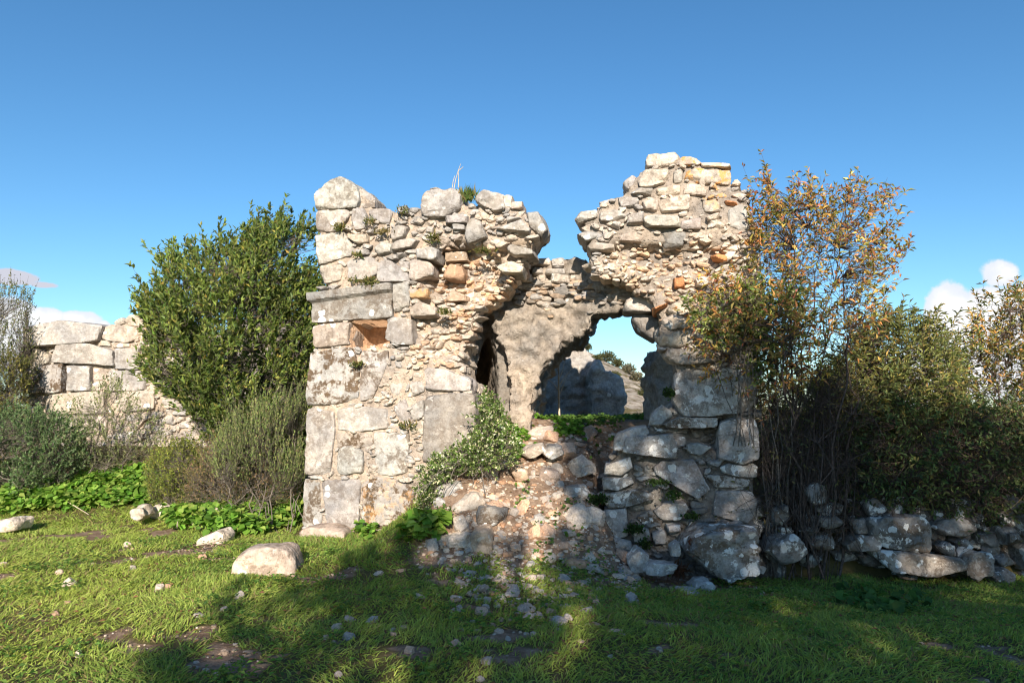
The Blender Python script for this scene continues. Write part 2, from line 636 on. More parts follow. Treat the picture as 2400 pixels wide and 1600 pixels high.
def leaf_mat(name, trans=0.3, rough=0.55, spec=0.3):
    m, k = new_mat(name)
    out = k.n('ShaderNodeOutputMaterial')
    bs = k.n('ShaderNodeBsdfPrincipled')
    bs.inputs['Roughness'].default_value = rough
    bs.inputs['Specular IOR Level'].default_value = spec
    tr = k.n('ShaderNodeBsdfTranslucent')
    a = k.n('ShaderNodeAttribute', attribute_name='Col')
    k.put(bs.inputs['Base Color'], a.outputs['Color'])
    k.put(tr.inputs[0], k.mix(1.0, a.outputs['Color'], (1.5, 1.6, 0.9), 'MULTIPLY'))
    mx = k.n('ShaderNodeMixShader')
    mx.inputs[0].default_value = trans
    k.put(mx.inputs[1], bs.outputs[0])
    k.put(mx.inputs[2], tr.outputs[0])
    k.put(out.inputs[0], mx.outputs[0])
    return m

def bark_mat(name, a, b, scale=30):
    m, k = new_mat(name)
    out = k.n('ShaderNodeOutputMaterial')
    bs = k.n('ShaderNodeBsdfPrincipled')
    bs.inputs['Roughness'].default_value = 0.9
    bs.inputs['Specular IOR Level'].default_value = 0.15
    geo = k.n('ShaderNodeNewGeometry')
    k.put(bs.inputs['Base Color'], k.mix(k.ramp(k.noise(geo.outputs['Position'], scale, 4), 0.3, 0.7), a, b))
    k.put(out.inputs[0], bs.outputs[0])
    return m

M_ASH = stone_mat('ashlar_limestone', white=0.42, stain=1.0, orange=1.0, grime=0.2, spots=0.3, bump=0.5)
M_RUB = stone_mat('rubble_limestone', white=0.35, stain=0.6, orange=1.0, grime=0.22, spots=0.16, bump=0.65)
M_CORE = stone_mat('lime_mortar', white=0.1, stain=0.3, grime=0.3, spots=0.0, bump=0.9)
M_LICH = stone_mat('lichened_limestone', white=1.15, stain=1.0, orange=1.0, grime=0.5, spots=0.75, bump=0.65)
M_VAULT = stone_mat('vault_limestone', white=0.3, stain=0.5, grime=0.35, spots=0.1, bump=0.8)
M_LOOSE = stone_mat('loose_limestone', white=0.4, stain=0.0, grime=0.35, spots=0.2, local=True, bump=0.6)
M_LEAF = leaf_mat('leaf', 0.26, 0.55, 0.2)
M_SOFT = leaf_mat('soft_leaf', 0.35, 0.7, 0.2)
M_GRASS = leaf_mat('grass_blade', 0.40, 0.6, 0.25)
M_BARK = bark_mat('grey_bark', (0.10, 0.085, 0.07), (0.22, 0.19, 0.16))
M_TWIG = bark_mat('dark_twig', (0.05, 0.038, 0.032), (0.15, 0.11, 0.09))
M_RED = bark_mat('reddish_twig', (0.13, 0.055, 0.045), (0.24, 0.13, 0.10))
M_DRY = bark_mat('dry_stem', (0.46, 0.37, 0.26), (0.60, 0.51, 0.39))

# ================================================================== ground
def H(x, y):
    x, y = np.asarray(x, float), np.asarray(y, float)
    z = -0.30 * sm(-0.6, 2.4, x) * sm(4.8, 7.3, y)
    z = z + 0.95 * sm(8.8, 12.0, y) * sm(-2.2, -3.0, x)
    wl = sm(-1.75, -0.5, x) * (1 - sm(.85, 1.45, x))
    ramp = 0.42 * sm(7.0, 8.0, y) + 0.58 * sm(7.7, 9.5, y)
    z = z + 1.5 * ramp * wl
    b = sm(9.3, 10.0, y) * sm(-2.7, -2.1, x)
    z = z * (1 - b) + 1.36 * b
    r = sm(2.75, 3.1, x) * sm(7.75, 8.1, y)
    z = z * (1 - r) + (0.5 + 0.85 * sm(8.3, 11.5, y)) * r
    bl = sm(12.3, 14, y) * sm(-2.2, -3.0, x)
    z = z * (1 - bl) + 1.2 * bl
    far = sm(18, 70, y)
    z = z * (1 - far) + 0.2 * far
    near = np.exp(-((x / 9) ** 2 + ((y - 8) / 9) ** 2))
    z = z + 0.05 * fbm2(x * 0.9, y * 0.9, 3) * (0.35 + near) + 0.022 * fbm2(x * 4.0, y * 4.0, 3) * near
    z = z + 0.10 * wl * sm(7.2, 8.0, y) * (1 - b) * fbm2(x * 2.3 + 9, y * 2.3, 3)
    return z

def soil_mask(x, y):
    """1 = bare soil, 0 = turf"""
    n = fbm2(x * 0.95 + 4.1, y * 1.5 + 2.2, 4)
    n2 = fbm2(x * 3.2, y * 4.2 + 8, 3)
    m = sm(0.21, 0.44, n * .7 + 0.66 * n2)
    wl = sm(-1.5, -0.7, x - 0.25 * (y - 7)) * (1 - sm(1.9, 2.5, x))
    m = np.maximum(m, wl * sm(6.75, 7.35, y + 0.7 * n2))
    return np.clip(m, 0, 1)

n = 330
s1 = np.linspace(-1, 1, n)
gx = 8.2 * s1 + 700 * s1 ** 11
gy = 8 + 8.2 * s1 + 700 * s1 ** 11
X, Y = np.meshgrid(gx, gy, indexing='ij')
ZZ = H(X, Y)
i = (np.arange(n - 1)[:, None] * n + np.arange(n - 1)[None, :]).ravel()
F = np.stack([i, i + n, i + n + 1, i + 1], 1)
soil = soil_mask(X, Y)
mg, k = new_mat('turf_and_soil')
o_ = k.n('ShaderNodeOutputMaterial')
bs = k.n('ShaderNodeBsdfPrincipled')
bs.inputs['Roughness'].default_value = 1.0
bs.inputs['Specular IOR Level'].default_value = 0.1
geo = k.n('ShaderNodeNewGeometry')
pos = geo.outputs['Position']
a_ = k.n('ShaderNodeAttribute', attribute_name='soil')
turf = k.mix(k.noise(pos, 3.0, 5), (0.09, 0.08, 0.035), (0.19, 0.155, 0.065))
so = k.mix(k.ramp(k.noise(pos, 7.0, 7, 0.7), 0.3, 0.7), (0.17, 0.105, 0.07), (0.36, 0.26, 0.185))
so = k.mix(k.ramp(k.noise(pos, 40.0, 4, 0.7), 0.55, 0.72), so, (0.42, 0.32, 0.24))
cg = k.mix(k.ramp(k.math('ADD', a_.outputs['Fac'], k.math('MULTIPLY', k.math('SUBTRACT', k.noise(pos, 11, 6, 0.7), 0.5), 0.9)), 0.3, 0.7), turf, so)
k.put(bs.inputs['Base Color'], cg)
bp = k.n('ShaderNodeBump')
bp.inputs['Strength'].default_value = 0.8
bp.inputs['Distance'].default_value = 0.05
k.put(bp.inputs['Height'], k.noise(pos, 22, 6, 0.75))
k.put(bs.inputs['Normal'], bp.outputs[0])
k.put(o_.inputs[0], bs.outputs[0])
ground = obj('ground', np.stack([X, Y, ZZ], -1).reshape(-1, 3), F, mg, None, {'soil': soil.ravel()})
tag(ground, kind='structure')

# ------------------------------------------------------------------ far rocky hill
def HILL(x, y):
    top = np.clip(9.6 - (x - 12) * 0.60, -4, 15.5) * sm(-62, -34, x)
    prof = sm(52, 104, y) * (1 - 0.5 * sm(104, 190, y))
    r = 1 - np.abs(fbm2(x * 0.09, y * 0.09, 4))
    led = fbm2(x * 0.30, y * 0.55, 4)
    return top * prof + (r - 0.7) * 1.6 * prof + led * 0.9 * prof - 0.9
hx = np.linspace(-70, 62, 300)
hy = np.linspace(46, 190, 220)
X, Y = np.meshgrid(hx, hy, indexing='ij')
ZH = HILL(X, Y)
i = (np.arange(299)[:, None] * 220 + np.arange(219)[None, :]).ravel()
F = np.stack([i, i + 220, i + 221, i + 1], 1)
mh, k = new_mat('rocky_hillside')
o_ = k.n('ShaderNodeOutputMaterial')
bs = k.n('ShaderNodeBsdfPrincipled')
bs.inputs['Roughness'].default_value = 1.0
bs.inputs['Specular IOR Level'].default_value = 0.1
geo = k.n('ShaderNodeNewGeometry')
pos = geo.outputs['Position']
rk = k.mix(k.ramp(k.noise(pos, 0.9, 8, 0.7), 0.3, 0.7), (0.26, 0.21, 0.16), (0.50, 0.44, 0.37))
scr = k.ramp(k.noise(pos, 0.34, 8, 0.72), 0.50, 0.60)
k.put(bs.inputs['Base Color'], k.mix(scr, rk, k.mix(k.noise(pos, 2.0, 4), (0.09, 0.085, 0.035), (0.20, 0.15, 0.08))))
bp = k.n('ShaderNodeBump')
bp.inputs['Strength'].default_value = 1.0
bp.inputs['Distance'].default_value = 0.6
k.put(bp.inputs['Height'], k.noise(pos, 1.3, 7, 0.7))
k.put(bs.inputs['Normal'], bp.outputs[0])
k.put(o_.inputs[0], bs.outputs[0])
hill = obj('hill', np.stack([X, Y, ZH], -1).reshape(-1, 3), F, mh)
tag(hill, kind='structure')

# ================================================================== masonry
GREY = np.array((0.47, 0.452, 0.43))
WARM = np.array((0.56, 0.50, 0.435))
PEACH = np.array((0.63, 0.485, 0.365))
CREAM = np.array((0.67, 0.59, 0.505))
RUST = np.array((0.52, 0.25, 0.12))

def rock_geo(rng, n=9, p=14, ncut=9, flat=0.7):
    """irregular rock about 1 unit across"""
    k_ = rng.integers(5, 8)
    an = np.sort(rng.uniform(0, 2 * math.pi, k_) + np.arange(k_))
    poly = [(0.5 * math.cos(a) * rng.uniform(.8, 1.05), 0.42 * math.sin(a) * rng.uniform(.8, 1.05)) for a in np.linspace(0, 2 * math.pi, k_, endpoint=False) + rng.uniform(0, .5, k_)]
    V, F = stone_geo(poly, flat / 2, -flat / 2, rng, p=p, gap=0, rough=.03, ncut=ncut, tilt=.3, n=n, cut=(.60, .92), fine=.010)
    return V, F

def tuck(cell, c, out, slack):
    """pull the corners of a boundary cell back to the outline of the wall"""
    c = np.array(c)
    res = []
    for q in cell:
        q = np.array(q)
        for t in (1, .85, .7, .55, .42, .3, .2):
            m = c + (q - c) * t
            if inpoly(out, m[:1], m[1:])[0] or edge_dist(out, m[:1], m[1:])[0] < slack: break
        res.append(tuple(m))
    return res

wall_r0 = None
def masonry(fr, root, outline, blocks, recess, tone, rad, seed, thick=0.8, aspect=2.1, mat_b=None, mat_r=None, hole=None, chip=(.86, .985), chips=1, stain=None, orange=None, core_at=lambda px, py: .045, back=True):
    """a wall: named blocks as parts, the small stones between them as one rubble part, and a mortar core"""
    rng = np.random.default_rng(seed)
    out = fr.poly(outline)
    us, vs = [q[0] for q in out], [q[1] for q in out]
    box = (min(us) - 0.4, max(us) + 0.4, min(vs) - 0.2, max(vs) + 0.4)
    polys = []
    for b in blocks:
        polys.append(fr.poly(b['p'], b.get('w', 0.0)))
    hole_uv = fr.poly(hole) if hole else None
    ghosts = []
    for pl in polys + ([hole_uv] if hole_uv else []):
        pu, pv = [q[0] for q in pl], [q[1] for q in pl]
        got, _ = darts(lambda u, v: inpoly(pl, u, v), (min(pu), max(pu), min(pv), max(pv)), lambda u, v: np.full(u.shape, 0.055), rng, 260, None, aspect)
        ghosts += got
    seeds, n0 = darts(lambda u, v: np.ones(u.shape, bool), box, lambda u, v: rad(*PX(fr, u, v)) * rng.uniform(0.6, 1.75, u.shape), rng, 14000, ghosts, aspect)
    su = np.array(seeds)
    ins = inpoly(out, su[:, 0], su[:, 1])
    for pl in polys: ins &= ~inpoly(pl, su[:, 0], su[:, 1])
    if hole_uv: ins &= ~inpoly(hole_uv, su[:, 0], su[:, 1])
    keep = [i for i in np.nonzero(ins)[0] if i >= n0]
    A = Acc()
    for i, cell in voronoi(seeds, keep, aspect):
        u, v = seeds[i]
        px, py = fr.px(u, v)
        rc = recess(px, py)
        jit = rng.normal() * (0.010 if px < 1120 and py > 840 else 0.030) + (rng.random() < 0.12) * 0.05
        w0 = -rc + jit - 0.015
        dep = rng.uniform(0.30, 0.42)
        # jitter the cell so neighbours do not share straight seams
        cc = np.mean(cell, axis=0)
        k_ = rng.uniform(0.93, 1.10)
        cell = tuck([tuple(cc + (np.array(q) - cc) * k_) for q in cell], (u, v), out, .03)
        V, F = stone_geo(cell, w0, w0 - dep, rng, p=rng.choice([18, 26, 40, 60]), gap=rng.uniform(-0.004, 0.006), rough=0.013, ncut=rng.integers(3, 8),
                         tilt=0.22, cut=(0.68, 0.96), res=0.018)
        c = tone(px, py, rng)
        A.add(fr.world(V), F, Col=np.append(c, stain(px, py) if stain else 0.3), orange=orange(px, py) if orange else 0.0)
    if back:        # the far face of the wall
        sb, _ = darts(lambda u, v: np.ones(u.shape, bool), box, lambda u, v: np.full(u.shape, 0.17) * rng.uniform(.8, 1.4, u.shape), rng, 5000, None, 1.5)
        sa = np.array(sb)
        for i, cell in voronoi(sb, np.nonzero(inpoly(out, sa[:, 0], sa[:, 1]))[0], 1.5):
            u, v = sb[i]
            if hole_uv and inpoly(hole_uv, np.array([u]), np.array([v]))[0]: continue
            cell = tuck(cell, (u, v), out, .01)
            V, F = stone_geo(cell, -thick * 0.42, -thick + rng.normal() * 0.03, rng, p=14, rough=0.02, n=6, ncut=4)
            A.add(fr.world(V), F, Col=np.append(tone(*fr.px(u, v), rng), 0.2), orange=0.0)
    # small pinning stones wedged into the joints
    uu = rng.uniform(min(us), max(us), 2600)
    vv = rng.uniform(min(vs), max(vs), 2600)
    okp = inpoly(out, uu, vv) & (edge_dist(out, uu, vv) > .06)
    for pl in polys: okp &= ~inpoly(pl, uu, vv)
    if hole_uv: okp &= ~inpoly(hole_uv, uu, vv)
    for u, v in list(zip(uu[okp], vv[okp]))[:420]:
        px, py = fr.px(u, v)
        V, F = rock_geo(rng, 4, p=30, ncut=6, flat=rng.uniform(.4, .8))
        sc = rng.lognormal(math.log(.06), .35)
        ang = rng.normal() * .5
        Rz = np.array(((math.cos(ang), -math.sin(ang), 0), (math.sin(ang), math.cos(ang), 0), (0, 0, 1)))
        V = (V * np.array((sc * 1.4, sc * .8, sc))) @ Rz.T + np.array((u, v, -recess(px, py) - core_at(px, py) + .25 * sc + rng.normal() * .012))
        A.add(fr.world(V), F, Col=np.append(tone(px, py, rng), stain(px, py) if stain else 0.3), orange=orange(px, py) if orange else 0.0)
    rub = A.build('rubble_masonry', mat_r or M_RUB, root, False)
    # mortar core
    V, Fc, N = remesh([extrude(out, -0.01, -thick + 0.08)], 0.04)
    ppx = np.array([fr.px(a, b) for a, b in V[:, :2]])
    rc = np.array([recess(a, b) + core_at(a, b) for a, b in ppx])
    ed = edge_dist(out, V[:, 0], V[:, 1])
    front = V[:, 2] > -thick * 0.5
    V[:, 2] -= np.where(front, rc, 0)
    cu, cv = np.mean(us), np.mean(vs)
    V = V + N * (fbm(V * 7 + seed, 4) * 0.035)[:, None] - N * (0.05 * (ed < 0.05))[:, None]
    if hole_uv:
        inh = inpoly(hole_uv, V[:, 0], V[:, 1]) & front
        V[inh, 2] -= 0.56 + 0.16 * fbm(V[inh] * 6, 3)
    cc = np.array([tone(a, b, np.random.default_rng(3)) for a, b in ppx[::40]]).mean(0) * np.array((1.02, 0.97, 0.92)) * 0.88
    core_col = np.tile(np.append(cc, 0.2), (len(V), 1))
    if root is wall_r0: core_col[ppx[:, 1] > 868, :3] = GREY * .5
    if hole_uv: core_col[inpoly(hole_uv, V[:, 0], V[:, 1] ) | (edge_dist(hole_uv, V[:, 0], V[:, 1]) < .06)] = (.50, .34, .23, .1)
    core = obj('mortar_core', fr.world(V), Fc, M_CORE, root, {'Col': core_col, 'orange': np.zeros(len(V))})
    for b, pl in zip(blocks, polys):
        w = b.get('w', 0.0)
        V, F = stone_geo(pl, w + rng.normal() * 0.006, w - b.get('d', 0.42), rng, p=b.get('s', 42) * (1 if 's' not in b else 2), gap=-0.002, rough=b.get('r', 0.012), ncut=b.get('k', 4) + (chips if b.get('m') is not M_LICH else 0) * (b.get('n') != 'lintel'),
                         tilt=b.get('t', 0.025), cut=b.get('cut', chip if b.get('m') is not M_LICH else (.88, .985)) if b.get('n') != 'lintel' else (.97, .99), res=0.02)
        if b.get('edit') is not None: V = b['edit'](V)
        c = b.get('c', GREY) * (.93 if b.get('m', mat_b or M_ASH) is M_ASH else 1.12) * (1 + rng.normal() * 0.06) * (1 + rng.normal(size=3) * 0.012)
        o = obj(b.get('n', 'ashlar_block'), fr.world(V), F, b.get('m', mat_b or M_ASH), root,
                {'Col': np.tile(np.append(c, b.get('st', 0.35)), (len(V), 1)), 'orange': np.full(len(V), b.get('o', 0.0))})
        if b.get('l'): o['label'] = b['l']
    return rub

def PX(fr, u, v):
    W = fr.world(np.stack([u, v, np.zeros_like(u)], 1))
    x, y, z = W[:, 0], W[:, 1], W[:, 2] - EYE
    f = y * CP + z * SP
    return 1200 + FPX * x / f, 800 - FPX * (-y * SP + z * CP) / f

def lumps(L):
    def f(px, py):
        s = 0.0
        for cx, cy, rx, ry, d in L:
            q = ((px - cx) / rx) ** 2 + ((py - cy) / ry) ** 2
            s = max(s, d * float(1 - sm(0.55, 1.15, q)))
        return s
    return f

B = lambda p, **k: dict(p=p, **k)
FW = Frame((0, 8.25, 0), R(10))

# ------------------------------------------------------------------ left wall of the ruin
left_outline = (Z(2, (175, 405), (162, 262), (340, 150), (390, 155), (485, 225), (560, 265), (620, 330), (622, 388), (720, 392), (870, 400), (950, 385), (1000, 255),
                  (1230, 240), (1260, 320), (1355, 375), (1360, 325), (1400, 268), (1560, 285), (1620, 300), (1622, 345), (1700, 350), (1702, 388), (1750, 402), (1830, 422),
                  (1870, 490), (1886, 545), (1840, 600), (1798, 622), (1800, 660), (1770, 690), (1785, 735), (1730, 775), (1708, 840), (1640, 890), (1590, 965), (1530, 1020),
                  (1470, 1085), (1410, 1120), (1365, 1190), (1310, 1300), (1288, 1400), (1262, 1500))
                + Z(4, (1218, 200), (1250, 310), (1278, 350), (1276, 412), (1308, 450), (1308, 800), (1180, 900), (1060, 1000), (1010, 1150), (1040, 1330), (1040, 1560), (60, 1560), (78, 1300),
                    (95, 1010), (118, 520), (130, 250), (140, 150))
                + Z(2, (155, 1380), (160, 1240), (152, 1030), (232, 960), (208, 830), (180, 780), (180, 600), (185, 430)))
wall_l = thing('ruined_wall', 'tall broken stone wall left of the gap, grey ashlar below, rubble above and a moulded lintel', 'wall', (*FW.world([[-1.6, 0, 0]])[0][:2], 0.0), 'standing walls of the ruin')

def cornice_edit(V):
    u0 = V[:, 0].min()
    vv = V[:, 1] - 0.105 * (V[:, 0] - u0)
    t = (vv - vv.min()) / np.ptp(vv)
    front = V[:, 2] > V[:, 2].max() - 0.2
    lip = 0.065 * sm(0.66, 0.76, t)
    V[:, 2] += np.where(front, lip, 0)
    V[:, 0] -= (V[:, 0] - u0 < 0.06) * 0.035 * sm(0.66, 0.78, t)
    return V

LB = [
    B(Z(2, (162, 262), (340, 150), (390, 155), (485, 225), (505, 350), (480, 390), (240, 410), (175, 405)), n='capstone', l='pale pointed capstone at the top left corner', k=3, r=.02, d=.6, st=.5, w=.03),
    B(Z(2, (480, 235), (560, 265), (622, 330), (618, 385), (500, 398)), n='capstone', c=GREY * .86, k=6, r=.03, cut=(.75, .95), st=.7, w=-.03, d=.5),
    B(Z(2, (185, 425), (380, 388), (440, 425), (420, 480), (360, 560), (200, 578), (180, 500)), st=.5, r=.02),
    B(Z(2, (450, 400), (530, 390), (562, 460), (555, 540), (470, 560), (440, 480)), k=6, r=.02, w=.02),
    B(Z(2, (560, 402), (720, 392), (757, 430), (730, 510), (650, 505), (580, 450)), k=6, c=GREY * .93),
    B(Z(2, (180, 600), (370, 556), (440, 640), (468, 685), (440, 760), (350, 778), (210, 820), (178, 790)), st=.4, r=.016),
    B(Z(2, (205, 832), (380, 812), (376, 930), (240, 962), (212, 900)), c=WARM * .95, st=.4),
    B(Z(2, (414, 792), (600, 757), (650, 800), (636, 880), (560, 922), (416, 936)), c=GREY * 1.05, st=.2, w=.02),
    B(Z(2, (640, 802), (720, 772), (780, 830), (870, 862), (872, 930), (642, 936)), w=.03),
    B(Z(2, (785, 786), (880, 780), (885, 842), (800, 842)), k=6),
    B(Z(2, (880, 772), (1000, 782), (1050, 830), (1040, 890), (900, 936), (878, 900)), c=WARM * .9, k=6, w=.03),
    B(Z(2, (955, 370), (1000, 256), (1230, 241), (1256, 300), (1250, 370), (1130, 402), (1100, 468), (1000, 470), (955, 440)), n='capstone', l='grey block standing on the wall top under the dry stem', c=GREY * .93, k=4, d=.5, w=.06, r=.02),
    B(Z(2, (1360, 330), (1400, 269), (1560, 286), (1562, 400), (1480, 416), (1362, 362)), n='capstone', c=GREY * 1.05, k=5, d=.5, w=.05, r=.02),
    B(Z(2, (1560, 300), (1622, 297), (1622, 400), (1562, 405)), k=6, c=CREAM * .92),
    B(Z(2, (1610, 355), (1702, 347), (1702, 392), (1612, 402)), k=6, c=CREAM * .92, w=.02),
    B(Z(2, (1500, 540), (1700, 482), (1765, 540), (1752, 580), (1600, 565)), n='slab', k=6, c=GREY * .95, w=.08, s=20),
    B(Z(2, (1730, 430), (1830, 422), (1872, 500), (1886, 548), (1840, 600), (1770, 540)), n='slab', k=7, c=GREY * .92, w=.03, cut=(.74, .95)),
    B(Z(2, (1586, 700), (1620, 660), (1780, 700), (1792, 738), (1640, 745)), n='slab', k=5, c=GREY * 1.02, w=.08, s=22),
    B(Z(2, (1506, 825), (1620, 790), (1712, 832), (1700, 880), (1580, 882)), n='slab', k=5, c=CREAM * .95, w=.04),
    B(Z(2, (1180, 515), (1280, 515), (1282, 552), (1180, 556)), k=4, w=.06),
    B(Z(2, (1285, 520), (1340, 450), (1400, 500), (1442, 600), (1290, 662), (1268, 600)), k=7, c=GREY * .86, w=.10, cut=(.74, .95)),
    B(Z(2, (1125, 450), (1300, 440), (1300, 500), (1130, 500)), k=6, w=.09),
    B(Z(2, (935, 700), (1000, 690), (1078, 700), (1068, 780), (940, 760)), k=6, c=GREY * 1.0, w=.10),
    B(Z(2, (610, 690), (650, 635), (735, 640), (730, 730), (640, 750)), k=7, w=.05, cut=(.74, .95)),
    B(Z(2, (735, 660), (880, 610), (935, 630), (900, 670), (740, 700)), k=6, c=GREY * .93, w=.07),
    B(Z(2, (400, 610), (450, 590), (560, 590), (570, 640), (470, 655)), k=6, c=WARM, w=.05),
    B(Z(2, (725, 560), (760, 530), (860, 530), (840, 600), (740, 640)), k=7, c=GREY * .88, w=.06),
    B(Z(2, (1140, 1070), (1180, 1000), (1290, 1040), (1292, 1072), (1180, 1066)), k=6, c=PEACH, w=-.12),
    B(Z(2, (1105, 880), (1170, 810), (1260, 822), (1282, 880), (1262, 935), (1130, 915)), k=6, c=PEACH * np.array((1.0, .88, .78)), w=-.10, cut=(.76, .95), s=10),
    B(Z(2, (1130, 735), (1300, 722), (1312, 785), (1140, 795)), k=6, c=PEACH * .85, w=-.20),
    B(Z(2, (148, 1020), (746, 948), (746, 1196), (164, 1237)), n='lintel', l='grey lintel block with a projecting moulded edge', c=GREY * .72, k=3, st=.6, r=.011, s=40, w=.015, t=.004, edit=cornice_edit, d=.5),
    B(Z(2, (750, 948), (850, 944), (872, 1030), (862, 1132), (750, 1172)), c=GREY * .97, k=3, w=.03),
    B(Z(2, (858, 990), (1016, 980), (1010, 1052), (880, 1062)), c=WARM, k=5, o=.6, w=.02),
    B(Z(2, (865, 1140), (960, 1090), (1070, 1130), (1060, 1190), (900, 1200)), c=WARM * .97, k=7, w=.03),
    B(Z(2, (158, 1250), (440, 1240), (436, 1402), (180, 1428), (152, 1380)), c=WARM * .92, k=3, st=.5, r=.018),
    B(Z(2, (704, 1202), (760, 1186), (896, 1212), (900, 1400), (780, 1402), (700, 1362)), c=GREY * .98, k=4, w=.02),
    B(Z(4, (140, 140), (270, 122), (430, 92), (475, 200), (470, 490), (120, 506), (130, 250)), l='large grey corner block with a rough brown crust', k=2, st=1.0, r=.012, w=.02),
    B(Z(4, (500, 122), (690, 120), (690, 200), (622, 380), (590, 460), (492, 480), (495, 300)), k=3, st=.8, w=.0),
    B(Z(4, (325, 530), (520, 520), (700, 540), (690, 660), (400, 702), (325, 690)), k=3, st=.3, w=.015),
    B(Z(4, (118, 520), (300, 530), (312, 700), (290, 880), (280, 1002), (95, 1012), (110, 760)), k=2, st=.5, w=.02, c=GREY * 1.0),
    B(Z(4, (935, 300), (960, 242), (1110, 256), (1170, 290), (1260, 320), (1278, 350), (1276, 410), (950, 405)), k=3, c=GREY * 1.02, st=.3, w=.04, r=.016),
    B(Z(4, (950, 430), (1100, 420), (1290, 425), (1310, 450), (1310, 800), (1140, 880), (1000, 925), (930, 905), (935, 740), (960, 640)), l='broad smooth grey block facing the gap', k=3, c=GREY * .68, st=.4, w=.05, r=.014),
    B(Z(4, (590, 700), (840, 708), (846, 850), (840, 992), (740, 1022), (592, 1000)), k=3, st=.7, w=.012),
    B(Z(4, (330, 820), (420, 800), (512, 840), (512, 992), (430, 1012), (330, 992)), k=4, c=GREY * .9, st=.5, w=.03, s=8),
    B(Z(4, (90, 1032), (200, 1027), (222, 1150), (212, 1360), (74, 1362)), k=3, st=.9, w=.01, c=GREY * .96),
    B(Z(4, (215, 1042), (480, 1040), (492, 1150), (482, 1370), (250, 1372)), k=2, st=.45, w=.02, c=GREY * .9),
    B(Z(4, (500, 1042), (700, 1022), (890, 1080), (902, 1250), (872, 1420), (520, 1440)), k=4, st=1.0, w=.0, r=.022, c=GREY * .95, o=.35),
    B(Z(4, (715, 520), (810, 462), (835, 512), (870, 630), (770, 622)), k=5, c=GREY * .96, w=.01),
    B(Z(4, (838, 520), (940, 480), (952, 580), (875, 630)), k=5, c=GREY * .97, w=.02),
    B(Z(4, (700, 360), (790, 310), (815, 350), (780, 430), (710, 440)), k=5, c=GREY * .98, w=.0),
    B(Z(4, (840, 350), (930, 340), (945, 420), (870, 450)), k=5, c=GREY * 1.0, w=.02),
    B(Z(4, (330, 710), (580, 705), (585, 800), (430, 795), (335, 812)), k=5, c=WARM * .85, st=1.0, w=-.01, r=.02),
    B(Z(4, (840, 640), (950, 610), (960, 690), (850, 712)), k=5, c=WARM * .9, w=.0),
]
rec_l = lumps([(1085, 640, 105, 78, .30), (1040, 760, 90, 80, .16), (1130, 735, 60, 70, .22), (1215, 590, 50, 25, .15), (1075, 590, 60, 14, .34)])
def tone_l(px, py, rng):
    e = max(float(1 - sm(0.5, 1.4, ((px - 1100) / 120) ** 2 + ((py - 680) / 130) ** 2)), float(1 - sm(0.4, 1.3, ((px - 1040) / 95) ** 2 + ((py - 800) / 100) ** 2)) * .8,
            float(1 - sm(.4, 1.2, ((px - 1220) / 60) ** 2 + ((py - 580) / 50) ** 2)) * .6)
    r = rng.random()
    a = GREY * rng.uniform(.82, 1.12) if r < .62 else (WARM * rng.uniform(.88, 1.08) if r < .9 else CREAM)
    b = [PEACH, CREAM, PEACH * np.array((1, .86, .74)), WARM][int(rng.integers(0, 4))] * rng.uniform(.9, 1.08)
    if py > 830: a = (WARM * 1.03 if rng.random() < .75 else GREY) * rng.uniform(.93, 1.08)
    return a * (1 - e) + b * e
def rad_l(px, py):
    px, py = np.asarray(px), np.asarray(py)
    r = np.full(px.shape, 0.125)
    r = np.where((py > 600) & (px > 960), 0.075, r)
    r = np.where((py > 830), 0.085, r)
    r = np.where((py > 690) & (py < 860) & (px > 960), 0.085, r)
    return r
stain_l = lambda px, py: 0.25 + 0.75 * float(sm(1000, 1200, py))
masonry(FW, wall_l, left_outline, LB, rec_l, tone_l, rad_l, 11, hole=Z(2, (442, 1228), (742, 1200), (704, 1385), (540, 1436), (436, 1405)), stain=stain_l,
        orange=lambda px, py: 0.0, core_at=lambda px, py: .045 - .028 * float(sm(800, 880, py)))

# ------------------------------------------------------------------ right wall of the ruin (tower and its lower pier)
right_outline = (Z(3, (905, 185), (940, 108), (1130, 90), (1160, 122), (1250, 125), (1290, 155), (1390, 168), (1490, 205), (1505, 280), (1560, 330), (1620, 375), (1650, 480),
                   (1688, 600), (1698, 760), (1690, 900), (1690, 1560))
                 + Z(6, (1305, 150), (1300, 330), (1296, 700), (1296, 830), (1292, 1060), (1290, 1560), (330, 1560), (300, 1170), (306, 740), (372, 640), (378, 560), (480, 492), (600, 478),
                     (612, 400), (690, 352), (748, 340), (756, 230), (745, 120))
                 + Z(3, (1090, 1540), (1042, 1500), (985, 1400), (975, 1300), (1005, 1240), (955, 1190), (938, 1110), (825, 1080), (800, 1010), (690, 965), (560, 955), (505, 885),
                     (475, 855), (512, 800), (500, 742), (497, 705), (442, 682), (442, 655), (500, 640), (502, 612), (422, 572), (430, 540), (460, 496), (578, 486), (592, 430),
                     (720, 382), (770, 386), (756, 330), (772, 282), (840, 238), (892, 208)))
wall_r = thing('ruined_wall', 'broken stone wall right of the gap, sunlit rubble tower on a shaded lichened base', 'wall', (*FW.world([[2.1, 0, 0]])[0][:2], -0.3), 'standing walls of the ruin')
wall_r0 = wall_r
